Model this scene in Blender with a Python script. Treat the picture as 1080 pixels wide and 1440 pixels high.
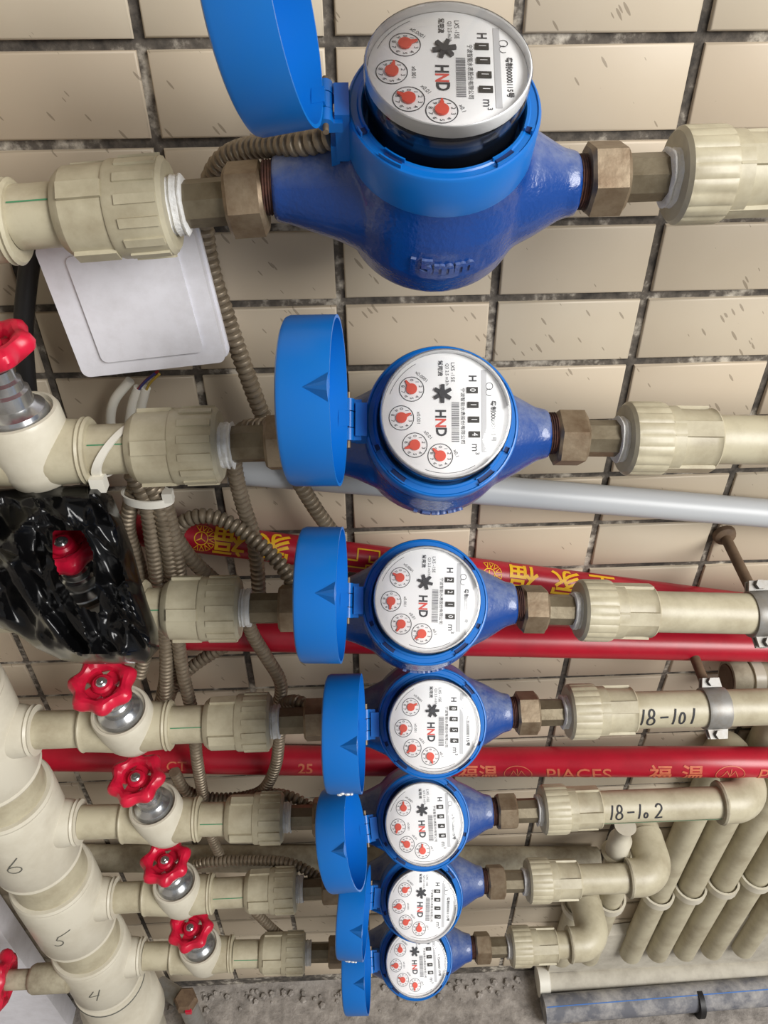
import bpy, bmesh, math, random
from mathutils import Vector, Matrix, noise
random.seed(7)
PI = math.pi
scene = bpy.context.scene
COL = scene.collection
for o in list(bpy.data.objects): bpy.data.objects.remove(o)

# ------------------------------------------------------------------ camera
F = 1100.0
PITCH, YAW, ROLL = (math.radians(a) for a in (39.024, 2.1344, -0.3774))
H = 1.365                      # camera height above the floor
cp, sp, cy_, sy_ = math.cos(PITCH), math.sin(PITCH), math.cos(YAW), math.sin(YAW)
CF = Vector((sy_*cp, cy_*cp, -sp)); rt = Vector((cy_, -sy_, 0)); up = rt.cross(CF)
CR = rt*math.cos(ROLL) + up*math.sin(ROLL); CU = -rt*math.sin(ROLL) + up*math.cos(ROLL)
cam = bpy.data.cameras.new('camera'); cam.sensor_fit = 'HORIZONTAL'; cam.sensor_width = 36; cam.lens = F/1080*36
cam.clip_start = 0.01
camo = bpy.data.objects.new('camera', cam); COL.objects.link(camo)
camo.matrix_world = Matrix(((CR.x, CU.x, -CF.x, 0), (CR.y, CU.y, -CF.y, 0), (CR.z, CU.z, -CF.z, H), (0, 0, 0, 1)))
scene.camera = camo

def at(px, py, Y):             # the point where a photo pixel's ray meets the plane Y
    d = CF + CR*((px-540)/F) - CU*((py-720)/F)
    return d*(Y/d.y) + Vector((0, 0, H))
def pj(p):
    p = Vector(p) - Vector((0, 0, H)); z = p.dot(CF)
    return 540+F*p.dot(CR)/z, 720-F*p.dot(CU)/z

# ------------------------------------------------------------------ light
w = bpy.data.worlds.new('daylight'); scene.world = w; w.use_nodes = True
bg = w.node_tree.nodes['Background']; bg.inputs[0].default_value = (0.96, 0.98, 1.0, 1); bg.inputs[1].default_value = 0.27
sun = bpy.data.lights.new('window_daylight', 'AREA'); sun.shape = 'RECTANGLE'; sun.size = 1.3; sun.size_y = 1.7
sun.energy = 102; sun.color = (1.0, 0.985, 0.96)
so = bpy.data.objects.new('window_daylight', sun); COL.objects.link(so)
so.location = (1.75, -1.3, 2.4)
so.rotation_euler = (Vector((0.05, 0.42, H-0.45)) - so.location).to_track_quat('-Z', 'Y').to_euler()
scene.view_settings.view_transform = 'Standard'; scene.view_settings.look = 'None'
scene.view_settings.gamma = 1; scene.view_settings.exposure = 0.22; scene.view_settings.use_curve_mapping = False

# ------------------------------------------------------------------ materials
def srgb(r, g, b):
    f = lambda c: (c/255/12.92) if c/255 <= .04045 else ((c/255+.055)/1.055)**2.4
    return (f(r), f(g), f(b), 1)
def nodes(name):
    m = bpy.data.materials.new(name); m.use_nodes = True
    nt = m.node_tree; return m, nt, nt.nodes['Principled BSDF']
def mat(name, col, rough=.5, metal=0., spec=.5, dirt=None, dscale=40, damt=.5, bump=0., bscale=200, coat=0., coordobj=True, rvar=0.):
    m, nt, b = nodes(name)
    b.inputs['Base Color'].default_value = srgb(*col); b.inputs['Roughness'].default_value = rough
    b.inputs['Metallic'].default_value = metal; b.inputs['Specular IOR Level'].default_value = spec
    b.inputs['Coat Weight'].default_value = coat; b.inputs['Coat Roughness'].default_value = .15
    L = nt.links.new
    g = nt.nodes.new('ShaderNodeNewGeometry')
    if dirt:
        n = nt.nodes.new('ShaderNodeTexNoise'); n.inputs['Scale'].default_value = dscale; n.inputs['Detail'].default_value = 8
        n.inputs['Roughness'].default_value = .65; L(g.outputs['Position'], n.inputs['Vector'])
        cr = nt.nodes.new('ShaderNodeValToRGB'); cr.color_ramp.elements[0].position = .42; cr.color_ramp.elements[1].position = .72
        cr.color_ramp.elements[0].color = (0, 0, 0, 1); cr.color_ramp.elements[1].color = (damt, damt, damt, 1)
        L(n.outputs['Fac'], cr.inputs['Fac'])
        mx = nt.nodes.new('ShaderNodeMix'); mx.data_type = 'RGBA'
        mx.inputs[6].default_value = srgb(*col); mx.inputs[7].default_value = srgb(*dirt)
        L(cr.outputs['Color'], mx.inputs[0]); L(mx.outputs[2], b.inputs['Base Color'])
        if rvar:
            ma = nt.nodes.new('ShaderNodeMath'); ma.operation = 'MULTIPLY_ADD'; ma.inputs[1].default_value = rvar; ma.inputs[2].default_value = rough
            L(cr.outputs['Color'], ma.inputs[0]); L(ma.outputs[0], b.inputs['Roughness'])
    if bump:
        n2 = nt.nodes.new('ShaderNodeTexNoise'); n2.inputs['Scale'].default_value = bscale; n2.inputs['Detail'].default_value = 4
        L(g.outputs['Position'], n2.inputs['Vector'])
        bp = nt.nodes.new('ShaderNodeBump'); bp.inputs['Strength'].default_value = bump; bp.inputs['Distance'].default_value = .002
        L(n2.outputs['Fac'], bp.inputs['Height']); L(bp.outputs['Normal'], b.inputs['Normal'])
    return m
M = {}
M['ppr'] = mat('cream_ppr', (184, 176, 151), .42, dirt=(130, 116, 91), dscale=35, damt=.55, bump=.05)
M['ppr_bright'] = mat('pale_ppr', (204, 198, 181), .36, dirt=(160, 149, 126), dscale=22, damt=.4, bump=.04)
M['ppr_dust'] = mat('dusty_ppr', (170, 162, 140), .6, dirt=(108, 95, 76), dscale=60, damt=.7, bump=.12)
M['blue'] = mat('blue_plastic', (6, 104, 188), .34, dirt=(22, 106, 178), dscale=60, damt=.35)
M['slot_shade'] = mat('blue_slot_shade', (8, 40, 92), .6)  # dark blue that paints the shade inside the collar slots
M['blue_body0'] = mat('blue_painted_casting', (14, 66, 146), .3, dirt=(70, 98, 146), dscale=70, damt=.5, bump=.15, bscale=420, coat=.4, rvar=.35)
def body_mat():
    m, nt, b = nodes('blue_painted_casting'); L = nt.links.new; N = nt.nodes.new
    g = N('ShaderNodeNewGeometry'); n = N('ShaderNodeTexNoise'); n.inputs['Scale'].default_value = 90; n.inputs['Detail'].default_value = 9; n.inputs['Roughness'].default_value = .7; L(g.outputs['Position'], n.inputs['Vector'])
    sx = N('ShaderNodeSeparateXYZ'); L(g.outputs['Normal'], sx.inputs[0])      # settled dust lies on what faces up
    mr = N('ShaderNodeMapRange'); mr.inputs['From Min'].default_value = .25; mr.inputs['From Max'].default_value = .95; L(sx.outputs['Z'], mr.inputs['Value'])
    cr = N('ShaderNodeMapRange'); cr.inputs['From Min'].default_value = .35; cr.inputs['From Max'].default_value = .62; cr.inputs['To Min'].default_value = .25; L(n.outputs['Fac'], cr.inputs['Value'])
    mu = N('ShaderNodeMath'); mu.operation = 'MULTIPLY'; L(mr.outputs[0], mu.inputs[0]); L(cr.outputs[0], mu.inputs[1])
    m2 = N('ShaderNodeMath'); m2.operation = 'MULTIPLY'; m2.inputs[1].default_value = .62; L(mu.outputs[0], m2.inputs[0])
    mx = N('ShaderNodeMix'); mx.data_type = 'RGBA'; mx.inputs[6].default_value = srgb(10, 60, 132); mx.inputs[7].default_value = srgb(134, 142, 158)
    L(m2.outputs[0], mx.inputs[0]); L(mx.outputs[2], b.inputs['Base Color'])
    ro = N('ShaderNodeMath'); ro.operation = 'MULTIPLY_ADD'; ro.inputs[1].default_value = .6; ro.inputs[2].default_value = .26; L(m2.outputs[0], ro.inputs[0]); L(ro.outputs[0], b.inputs['Roughness'])
    b.inputs['Coat Weight'].default_value = .3
    n2 = N('ShaderNodeTexNoise'); n2.inputs['Scale'].default_value = 420; L(g.outputs['Position'], n2.inputs['Vector'])
    bp = N('ShaderNodeBump'); bp.inputs['Strength'].default_value = .2; bp.inputs['Distance'].default_value = .002; L(n2.outputs['Fac'], bp.inputs['Height']); L(bp.outputs[0], b.inputs['Normal'])
    return m
M['blue_body'] = body_mat()
M['black'] = mat('black_register', (16, 17, 20), .18, coat=.5)
M['white'] = mat('dial_white', (250, 250, 250), .5)
M['print'] = mat('dial_print_black', (66, 66, 70), .6)
M['printgrey'] = mat('dial_print_grey', (120, 120, 124), .6)
M['printpale'] = mat('dial_strip_grey', (196, 196, 198), .6)
M['printred'] = mat('dial_print_red', (226, 92, 82), .6)
M['pointer'] = mat('pointer_red', (232, 92, 74), .5)
M['star'] = mat('star_grey', (62, 62, 66), .5)
M['roller'] = mat('roller_black', (54, 52, 50), .5)
M['brass'] = mat('weathered_brass', (140, 124, 102), .5, metal=.55, dirt=(96, 72, 50), dscale=60, damt=.8, bump=.12)
M['brass_grey'] = mat('dull_brass', (128, 118, 98), .42, metal=.6, dirt=(86, 72, 52), dscale=50, damt=.7, bump=.08)
M['rust'] = mat('rusty_thread', (58, 34, 28), .8, dirt=(104, 62, 44), dscale=200, damt=.7, bump=.3)
M['tape'] = mat('white_thread_tape', (228, 228, 226), .7, dirt=(176, 168, 156), dscale=120, damt=.5, bump=.4, bscale=500)
M['tie'] = mat('white_nylon', (222, 218, 206), .45)
M['red'] = mat('red_wheel_plastic', (200, 24, 56), .32, dirt=(120, 20, 32), dscale=60, damt=.5)
M['redpipe'] = mat('crimson_pipe', (172, 24, 44), .35, dirt=(120, 18, 30), dscale=25, damt=.5)
M['yellow'] = mat('yellow_print', (236, 186, 28), .5, dirt=(200, 120, 30), dscale=150, damt=.4)
M['goldprint'] = mat('faded_gold_print', (198, 110, 78), .5, dirt=(170, 60, 60), dscale=200, damt=.6)
M['grey'] = mat('grey_pvc', (178, 181, 184), .38)
M['conduit'] = mat('corrugated_steel', (150, 137, 118), .42, metal=.5, dirt=(98, 84, 66), dscale=90, damt=.6)
M['chrome'] = mat('chromed_brass', (196, 198, 200), .22, metal=.9, dirt=(130, 126, 118), dscale=80, damt=.5)
M['zinc'] = mat('zinc_clamp', (142, 140, 136), .45, metal=.35, dirt=(120, 108, 92), dscale=120, damt=.6)
M['rod'] = mat('rusty_rod', (104, 84, 64), .7, dirt=(70, 50, 36), dscale=100, damt=.7)
M['bag'] = mat('black_polythene', (9, 9, 10), .2, spec=.35, bump=.08, bscale=60)
M['box'] = mat('white_box_plastic', (228, 227, 233), .45, dirt=(190, 186, 188), dscale=70, damt=.35)
M['cable'] = mat('black_cable', (24, 23, 24), .5)
M['marker'] = mat('marker_ink', (40, 40, 44), .7)
M['pencil'] = mat('pencil_line', (92, 92, 84), .7)
M['green'] = mat('green_line', (70, 130, 92), .6)
M['cement'] = mat('pale_cement', (186, 180, 166), .9, dirt=(140, 132, 120), dscale=30, damt=.6, bump=.5, bscale=80)
M['pe'] = mat('black_pe_pipe', (98, 99, 106), .7, dirt=(176, 172, 168), dscale=30, damt=1, bump=.2)
M['bluestripe'] = mat('blue_stripe', (60, 110, 180), .5)
M['wire_red'] = mat('wire_red', (150, 40, 50), .5); M['wire_blue'] = mat('wire_blue', (60, 60, 130), .5); M['wire_yellow'] = mat('wire_yellow', (190, 160, 60), .5)
M['paint'] = mat('painted_plaster', (150, 144, 136), .9, dirt=(130, 124, 116), dscale=6, damt=.5)

def clear_mat():
    m, nt, b = nodes('clear_cover'); L = nt.links.new
    out = nt.nodes['Material Output']
    t = nt.nodes.new('ShaderNodeBsdfTransparent'); t.inputs[0].default_value = (.995, .995, .995, 1)
    g = nt.nodes.new('ShaderNodeBsdfGlossy'); g.inputs['Roughness'].default_value = .06
    fr = nt.nodes.new('ShaderNodeFresnel'); fr.inputs['IOR'].default_value = 1.45
    mx = nt.nodes.new('ShaderNodeMixShader'); L(fr.outputs[0], mx.inputs[0]); L(t.outputs[0], mx.inputs[1]); L(g.outputs[0], mx.inputs[2])
    L(mx.outputs[0], out.inputs['Surface']); return m
M['clear'] = clear_mat()
def rim_mat():
    m, nt, b = nodes('whitened_rim'); L = nt.links.new
    out = nt.nodes['Material Output']
    t = nt.nodes.new('ShaderNodeBsdfTransparent'); t.inputs[0].default_value = (.97, .97, .97, 1)
    b.inputs['Base Color'].default_value = srgb(240, 240, 240); b.inputs['Roughness'].default_value = .12
    mx = nt.nodes.new('ShaderNodeMixShader'); mx.inputs[0].default_value = .85  # white mixed in to paint the bright edge of clear acrylic
    L(t.outputs[0], mx.inputs[1]); L(b.outputs[0], mx.inputs[2]); L(mx.outputs[0], out.inputs['Surface']); return m
M['rim'] = rim_mat()

def tile_mat():
    m, nt, b = nodes('beige_tile'); L = nt.links.new; N = nt.nodes.new
    g = N('ShaderNodeNewGeometry'); oi = N('ShaderNodeObjectInfo')
    # base tone: per tile variation + soft cloud
    n = N('ShaderNodeTexNoise'); n.inputs['Scale'].default_value = 22; n.inputs['Detail'].default_value = 6; L(g.outputs['Position'], n.inputs['Vector'])
    mx = N('ShaderNodeMix'); mx.data_type = 'RGBA'; mx.inputs[6].default_value = srgb(199, 188, 168); mx.inputs[7].default_value = srgb(190, 176, 154)
    L(n.outputs['Fac'], mx.inputs[0])
    mx2 = N('ShaderNodeMix'); mx2.data_type = 'RGBA'; mx2.inputs[7].default_value = srgb(190, 172, 149)
    mu = N('ShaderNodeMath'); mu.operation = 'MULTIPLY'; mu.inputs[1].default_value = .6; L(oi.outputs['Random'], mu.inputs[0])
    L(mu.outputs[0], mx2.inputs[0]); L(mx.outputs[2], mx2.inputs[6])
    # short diagonal splash marks
    rot = N('ShaderNodeVectorRotate'); rot.rotation_type = 'Y_AXIS'; rot.inputs['Angle'].default_value = math.radians(-52); L(g.outputs['Position'], rot.inputs['Vector'])
    sc = N('ShaderNodeVectorMath'); sc.operation = 'MULTIPLY'; sc.inputs[1].default_value = (62, 0, 300); L(rot.outputs[0], sc.inputs[0])
    v = N('ShaderNodeTexVoronoi'); v.inputs['Scale'].default_value = 1; L(sc.outputs[0], v.inputs['Vector'])
    gate = N('ShaderNodeSeparateColor'); L(v.outputs['Color'], gate.inputs[0])
    th = N('ShaderNodeMapRange'); th.inputs['From Min'].default_value = .48; th.inputs['From Max'].default_value = 1; th.inputs['To Min'].default_value = 0; th.inputs['To Max'].default_value = .3
    L(gate.outputs[0], th.inputs['Value'])
    n3 = N('ShaderNodeTexNoise'); n3.inputs['Scale'].default_value = 7; n3.inputs['Detail'].default_value = 2; L(g.outputs['Position'], n3.inputs['Vector'])
    mr3 = N('ShaderNodeMapRange'); mr3.inputs['From Min'].default_value = .36; mr3.inputs['From Max'].default_value = .54; L(n3.outputs['Fac'], mr3.inputs['Value'])
    mm = N('ShaderNodeMath'); mm.operation = 'MULTIPLY'; L(th.outputs[0], mm.inputs[0]); L(mr3.outputs[0], mm.inputs[1])
    lt = N('ShaderNodeMath'); lt.operation = 'LESS_THAN'; L(v.outputs['Distance'], lt.inputs[0]); L(mm.outputs[0], lt.inputs[1])
    dk = N('ShaderNodeMath'); dk.operation = 'MULTIPLY'; dk.inputs[1].default_value = .62; L(lt.outputs[0], dk.inputs[0])
    mx3 = N('ShaderNodeMix'); mx3.data_type = 'RGBA'; mx3.inputs[7].default_value = srgb(120, 106, 88); L(dk.outputs[0], mx3.inputs[0]); L(mx2.outputs[2], mx3.inputs[6])
    # blotchy brown stains
    n4 = N('ShaderNodeTexNoise'); n4.inputs['Scale'].default_value = 16; n4.inputs['Detail'].default_value = 9; n4.inputs['Roughness'].default_value = .7; L(g.outputs['Position'], n4.inputs['Vector'])
    mr = N('ShaderNodeMapRange'); mr.inputs['From Min'].default_value = .66; mr.inputs['From Max'].default_value = .78; mr.inputs['To Max'].default_value = .7; L(n4.outputs['Fac'], mr.inputs['Value'])
    mx4 = N('ShaderNodeMix'); mx4.data_type = 'RGBA'; mx4.inputs[7].default_value = srgb(118, 90, 68); L(mr.outputs[0], mx4.inputs[0]); L(mx3.outputs[2], mx4.inputs[6])
    L(mx4.outputs[2], b.inputs['Base Color']); b.inputs['Roughness'].default_value = .5
    bp = N('ShaderNodeBump'); bp.inputs['Strength'].default_value = .12; bp.inputs['Distance'].default_value = .002; L(n.outputs['Fac'], bp.inputs['Height']); L(bp.outputs[0], b.inputs['Normal'])
    return m
M['tile'] = tile_mat()
def grout_mat():
    m, nt, b = nodes('dark_grout'); L = nt.links.new; N = nt.nodes.new
    g = N('ShaderNodeNewGeometry'); n = N('ShaderNodeTexNoise'); n.inputs['Scale'].default_value = 110; n.inputs['Detail'].default_value = 7; n.inputs['Roughness'].default_value = .6
    L(g.outputs['Position'], n.inputs['Vector'])
    n2 = N('ShaderNodeTexNoise'); n2.inputs['Scale'].default_value = 14; n2.inputs['Detail'].default_value = 3; L(g.outputs['Position'], n2.inputs['Vector'])
    ad = N('ShaderNodeMath'); ad.operation = 'ADD'; L(n.outputs['Fac'], ad.inputs[0]); L(n2.outputs['Fac'], ad.inputs[1])
    cr = N('ShaderNodeValToRGB'); e = cr.color_ramp.elements; e[0].position = .40; e[0].color = srgb(56, 52, 48); e[1].position = .62; e[1].color = srgb(190, 182, 168)
    k = cr.color_ramp.elements.new(.52); k.color = srgb(96, 89, 81)
    dv = N('ShaderNodeMath'); dv.operation = 'MULTIPLY'; dv.inputs[1].default_value = .5; L(ad.outputs[0], dv.inputs[0]); L(dv.outputs[0], cr.inputs['Fac'])
    L(cr.outputs[0], b.inputs['Base Color']); b.inputs['Roughness'].default_value = .95
    bp = N('ShaderNodeBump'); bp.inputs['Strength'].default_value = .6; bp.inputs['Distance'].default_value = .002; L(n.outputs['Fac'], bp.inputs['Height']); L(bp.outputs[0], b.inputs['Normal'])
    return m
M['grout'] = grout_mat()
def floor_mat():
    m, nt, b = nodes('rough_concrete'); L = nt.links.new; N = nt.nodes.new
    g = N('ShaderNodeNewGeometry'); n = N('ShaderNodeTexNoise'); n.inputs['Scale'].default_value = 45; n.inputs['Detail'].default_value = 10; n.inputs['Roughness'].default_value = .7
    L(g.outputs['Position'], n.inputs['Vector'])
    cr = N('ShaderNodeValToRGB'); e = cr.color_ramp.elements; e[0].position = .3; e[0].color = srgb(104, 98, 92); e[1].position = .7; e[1].color = srgb(178, 170, 162)
    L(n.outputs['Fac'], cr.inputs['Fac']); L(cr.outputs[0], b.inputs['Base Color']); b.inputs['Roughness'].default_value = .9
    bp = N('ShaderNodeBump'); bp.inputs['Strength'].default_value = .7; bp.inputs['Distance'].default_value = .006; L(n.outputs['Fac'], bp.inputs['Height']); L(bp.outputs[0], b.inputs['Normal'])
    return m
M['floor'] = floor_mat()

# ------------------------------------------------------------------ mesh helpers
def rotz_to(v):                # matrix turning +Z to direction v
    return Vector(v).to_track_quat('Z', 'Y').to_matrix().to_4x4()
XAX = Matrix(((0, 0, 1, 0), (1, 0, 0, 0), (0, 1, 0, 0), (0, 0, 0, 1)))   # z->x, x->y, y->z
class MB:
    def __init__(s): s.v = []; s.f = []
    def add(s, vs, fs, m=None):
        n = len(s.v); s.v += [tuple(m @ Vector(p)) if m else tuple(p) for p in vs]; s.f += [tuple(n+i for i in f) for f in fs]; return s
    def lathe(s, prof, n=32, m=None, close0=True, close1=True, rad=None):   # prof = (r, z) list
        vs, fs = [], []
        for r, z in prof:
            for k in range(n):
                a = 2*PI*k/n; q = r*(rad(a, z) if rad else 1); vs.append((q*math.cos(a), q*math.sin(a), z))
        for i in range(len(prof)-1):
            for k in range(n): fs.append((i*n+k, i*n+(k+1) % n, (i+1)*n+(k+1) % n, (i+1)*n+k))
        if close0: fs.append(tuple(reversed(range(n))))
        if close1: fs.append(tuple((len(prof)-1)*n+k for k in range(n)))
        return s.add(vs, fs, m)
    def xl(s, prof, n=32, m=None, rad=None):                                # prof = (x, r): lathe about X
        mm = (m @ XAX) if m else XAX
        return s.lathe([(r, x) for x, r in prof], n, mm, rad=rad)
    def box(s, c, d, m=None):
        x, y, z = (q/2 for q in d)
        vs = [(c[0]+a*x, c[1]+b*y, c[2]+e*z) for a in (-1, 1) for b in (-1, 1) for e in (-1, 1)]
        return s.add(vs, [(0, 1, 3, 2), (4, 6, 7, 5), (0, 4, 5, 1), (2, 3, 7, 6), (0, 2, 6, 4), (1, 5, 7, 3)], m)
    def prism(s, poly, z0, z1, m=None):
        n = len(poly); vs = [(x, y, z0) for x, y in poly]+[(x, y, z1) for x, y in poly]
        fs = [tuple(reversed(range(n))), tuple(range(n, 2*n))]+[(k, (k+1) % n, n+(k+1) % n, n+k) for k in range(n)]
        return s.add(vs, fs, m)
    def tube(s, pts, rad, n=12, caps=True):                                 # rad: number or function(i, len)
        pts = [Vector(p) for p in pts]; vs, fs = [], []
        t = (pts[1]-pts[0]).normalized(); u = t.orthogonal().normalized()
        L = 0
        for i, p in enumerate(pts):
            a = pts[max(i-1, 0)]; b = pts[min(i+1, len(pts)-1)]; t = (b-a).normalized()
            u = (u-t*u.dot(t)).normalized(); w_ = t.cross(u)
            r = rad(i) if callable(rad) else rad
            for k in range(n):
                q = 2*PI*k/n; vs.append(tuple(p+(u*math.cos(q)+w_*math.sin(q))*r))
        for i in range(len(pts)-1):
            for k in range(n): fs.append((i*n+k, i*n+(k+1) % n, (i+1)*n+(k+1) % n, (i+1)*n+k))
        if caps: fs += [tuple(reversed(range(n))), tuple((len(pts)-1)*n+k for k in range(n))]
        return s.add(vs, fs)
    def mesh(s, name, m=None, ang=40):
        me = bpy.data.meshes.new(name); me.from_pydata(s.v, [], s.f); me.validate()
        bm = bmesh.new(); bm.from_mesh(me); bmesh.ops.recalc_face_normals(bm, faces=bm.faces); bm.to_mesh(me); bm.free()
        fin(me, m, ang); return me
    def build(s, name, m, parent=None, ang=40): return link(name, s.mesh(name, M[m], ang), parent)
def fin(me, m, ang=40):
    if m: me.materials.append(m)
    for p in me.polygons: p.use_smooth = True
    me.set_sharp_from_angle(angle=math.radians(ang))
def link(name, me, parent=None):
    o = bpy.data.objects.new(name, me); COL.objects.link(o)
    if parent: o.parent = parent
    return o
def tag(o, label, cat, group=None, kind=None):
    o['label'] = label; o['category'] = cat
    if group: o['group'] = group
    if kind: o['kind'] = kind
    return o
def thing(name, label, cat, loc=(0, 0, 0), rot=(0, 0, 0), group=None):
    o = bpy.data.objects.new(name, None); COL.objects.link(o); o.location = loc; o.rotation_euler = rot; o.empty_display_size = .02
    return tag(o, label, cat, group)
def smooth_path(pts, step=.004):
    P = [Vector(p) for p in pts]; P = [P[0]*2-P[1]]+P+[P[-1]*2-P[-2]]; out = []
    for i in range(1, len(P)-2):
        a, b, c, d = P[i-1:i+3]; n = max(2, int((c-b).length/step))
        for k in range(n):
            t = k/n; out.append(.5*((2*b)+(c-a)*t+(2*a-5*b+4*c-d)*t*t+(3*b-a-3*c+d)*t**3))
    out.append(P[-2]); return out

# ---- text as flat mesh (x, y) then mapped
def text_geo(s, size, align='CENTER', bold=0.):
    cu = bpy.data.curves.new('t', 'FONT'); cu.body = s; cu.size = size; cu.align_x = align; cu.align_y = 'CENTER'; cu.offset = bold; cu.resolution_u = 3
    o = bpy.data.objects.new('t', cu); COL.objects.link(o)
    dg = bpy.context.evaluated_depsgraph_get(); me = bpy.data.meshes.new_from_object(o.evaluated_get(dg))
    vs = [v.co.copy() for v in me.vertices]; fs = [tuple(p.vertices) for p in me.polygons]
    bpy.data.objects.remove(o); bpy.data.curves.remove(cu); bpy.data.meshes.remove(me)
    return vs, fs
def cut_strips(vs, fs, ys):     # slice a flat mesh at y = each value so that it can bend around a pipe
    bm = bmesh.new(); V = [bm.verts.new(v) for v in vs]
    for f in fs:
        try: bm.faces.new([V[i] for i in f])
        except ValueError: pass
    for y in ys:
        bmesh.ops.bisect_plane(bm, geom=bm.verts[:]+bm.edges[:]+bm.faces[:], plane_co=(0, y, 0), plane_no=(0, 1, 0))
    bm.verts.index_update(); r = [v.co.copy() for v in bm.verts], [tuple(v.index for v in f.verts) for f in bm.faces]; bm.free(); return r
class Cyl:                      # maps (s along axis, t round the skin) to a point on a pipe; ang0 = where t=0 sits
    def __init__(s, p0, axis, r, ref, flip=1):
        s.p = Vector(p0); s.a = Vector(axis).normalized(); s.r = r; ref = Vector(ref); s.u = (ref-s.a*ref.dot(s.a)).normalized(); s.w = s.a.cross(s.u)*flip*(-1 if abs(s.a.x) > .5 else 1)
    def __call__(s, a, t, lift=.0004):
        q = t/s.r; return s.p+s.a*a+(s.u*math.cos(q)+s.w*math.sin(q))*(s.r+lift)
def wrap_text(mb, txt, size, cyl, s0, t0, rot=0, bold=0., sx=1.):
    vs, fs = text_geo(txt, size, bold=bold); c, s_ = math.cos(rot), math.sin(rot)
    vs = [Vector(((v.x*sx)*c-v.y*s_, (v.x*sx)*s_+v.y*c, 0)) for v in vs]
    ys = [v.y for v in vs]; md = (min(ys)+max(ys))/2
    for v in vs: v.y -= md
    lo, hi = min(ys)-md, max(ys)-md; st = cyl.r*.2
    vs, fs = cut_strips(vs, fs, [lo+st*k for k in range(1, int((hi-lo)/st)+1)])
    mb.add([cyl(s0+v.x, t0+v.y) for v in vs], fs)
def ribbon(mb, pts, width, mp):     # pen stroke in (s, t)
    pts = [Vector((p[0], p[1])) for p in pts]
    q = []
    for a, b in zip(pts, pts[1:]):
        n = max(1, int((b-a).length/.0012))
        for k in range(n): q.append(a+(b-a)*(k/n))
    q.append(pts[-1]); vs, fs = [], []
    for i, p in enumerate(q):
        d = q[min(i+1, len(q)-1)]-q[max(i-1, 0)]; d = d.normalized() if d.length else Vector((1, 0)); nn = Vector((-d.y, d.x))*width/2
        vs += [mp(*(p+nn)), mp(*(p-nn))]
    for i in range(len(q)-1): fs.append((2*i, 2*i+1, 2*i+3, 2*i+2))
    mb.add(vs, fs)
def arc(cx, cy, rx, ry, a0, a1, n=14): return [(cx+rx*math.cos(math.radians(a0+(a1-a0)*k/n)), cy+ry*math.sin(math.radians(a0+(a1-a0)*k/n))) for k in range(n+1)]
PEN = {'1': [[(.15, 1), (.05, 0)]], '8': [arc(.3, .74, .2, .24, -90, 270)+arc(.3, .25, .27, .25, 90, 450)], '-': [[(0, .5), (.6, .52)]],
       '0': [arc(.25, .4, .2, .36, 90, 450)], '2': [arc(.3, .72, .26, .26, 170, -20)+[(.05, .02), (.65, .08)]], 'o': [arc(.2, .25, .15, .18, 90, 450)],
       '6': [[(.6, 1), (.2, .5)]+arc(.38, .22, .32, .22, 150, 500)], '5': [[(1., 1.05), (.35, .75), (.25, .5)]+arc(.3, .22, .26, .24, 90, -140)],
       '4': [[(.4, 1), (.1, .45), (.7, .5)], [(.75, 1), (.5, -.05)]]}
def pen(mb, txt, h, mp, s0, t0, adv=.75, width=.0013, slant=0.):
    x = s0
    for ch in txt:
        for st in PEN[ch]: ribbon(mb, [(x+(p[0]+slant*p[1])*h*.8, t0+p[1]*h) for p in st], width, mp)
        x += h*adv*(.45 if ch == '1' else 1)

# ------------------------------------------------------------------ room shell
WY = .5
TW, TH, TX, TZ = .104181, .050755, -.11377, H-.070414
wall = MB().box((-.02, WY+.033, 1.4), (1.9, .06, 2.8)).build('wall_back', 'grout'); tag(wall, 'beige tiled wall with dark grout behind the water meters', 'wall', kind='structure')
fl = MB().box((0, -.72, -.03), (1.9, 2.56, .06)).build('floor', 'floor'); tag(fl, 'rough grey concrete floor at the foot of the wall', 'floor', kind='structure')
ce = MB().box((0, -.72, 2.83), (1.9, 2.56, .06)).build('ceiling', 'paint'); tag(ce, 'unseen plaster ceiling added above the meter rack to hold back overhead light', 'ceiling', kind='structure')  # out of view, added to block ambient light from above
wl = MB().box((-.93, -.72, 1.4), (.06, 2.42, 2.8)).build('wall_left_unseen', 'paint'); tag(wl, 'unseen plaster side wall added left of the meter rack to cut ambient light', 'wall', kind='structure')  # out of view, added with dull paint to lower ambient light

def tile_mesh():
    gx, gz, d, bv = .0062, .0056, .007, .0014
    x, z = (TW-gx)/2, (TH-gz)/2; mb = MB(); vs = []
    for (ix, iz, y) in ((0, 0, d), (0, 0, bv), (bv*.35, bv*.35, bv*.35), (bv, bv, 0)):
        vs += [(-x+ix, y, -z+iz), (x-ix, y, -z+iz), (x-ix, y, z-iz), (-x+ix, y, z-iz)]
    fs = [(12, 13, 14, 15)]
    for i in range(3):
        for k in range(4): fs.append((4*i+k, 4*i+(k+1) % 4, 4*i+4+(k+1) % 4, 4*i+4+k))
    mb.add(vs, fs); return mb
tm = tile_mesh(); tme = tm.mesh('tile', M['tile'], 50)
cells = []
for k in range(-7, 8):
    for j in range(-28, 26):
        c = Vector((TX+(k+.5)*TW, WY, TZ-(j+.5)*TH))
        if not (.01 < c.z < 2.78 and -.9 < c.x < .86): continue
        x, y = pj(c); vis = -60 < x < 1140 and -60 < y < 1500
        cells.append((not vis, -j, c))
cells.sort(key=lambda q: (q[0], abs(pj(q[2])[1]-500)))
rest = MB()
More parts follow.
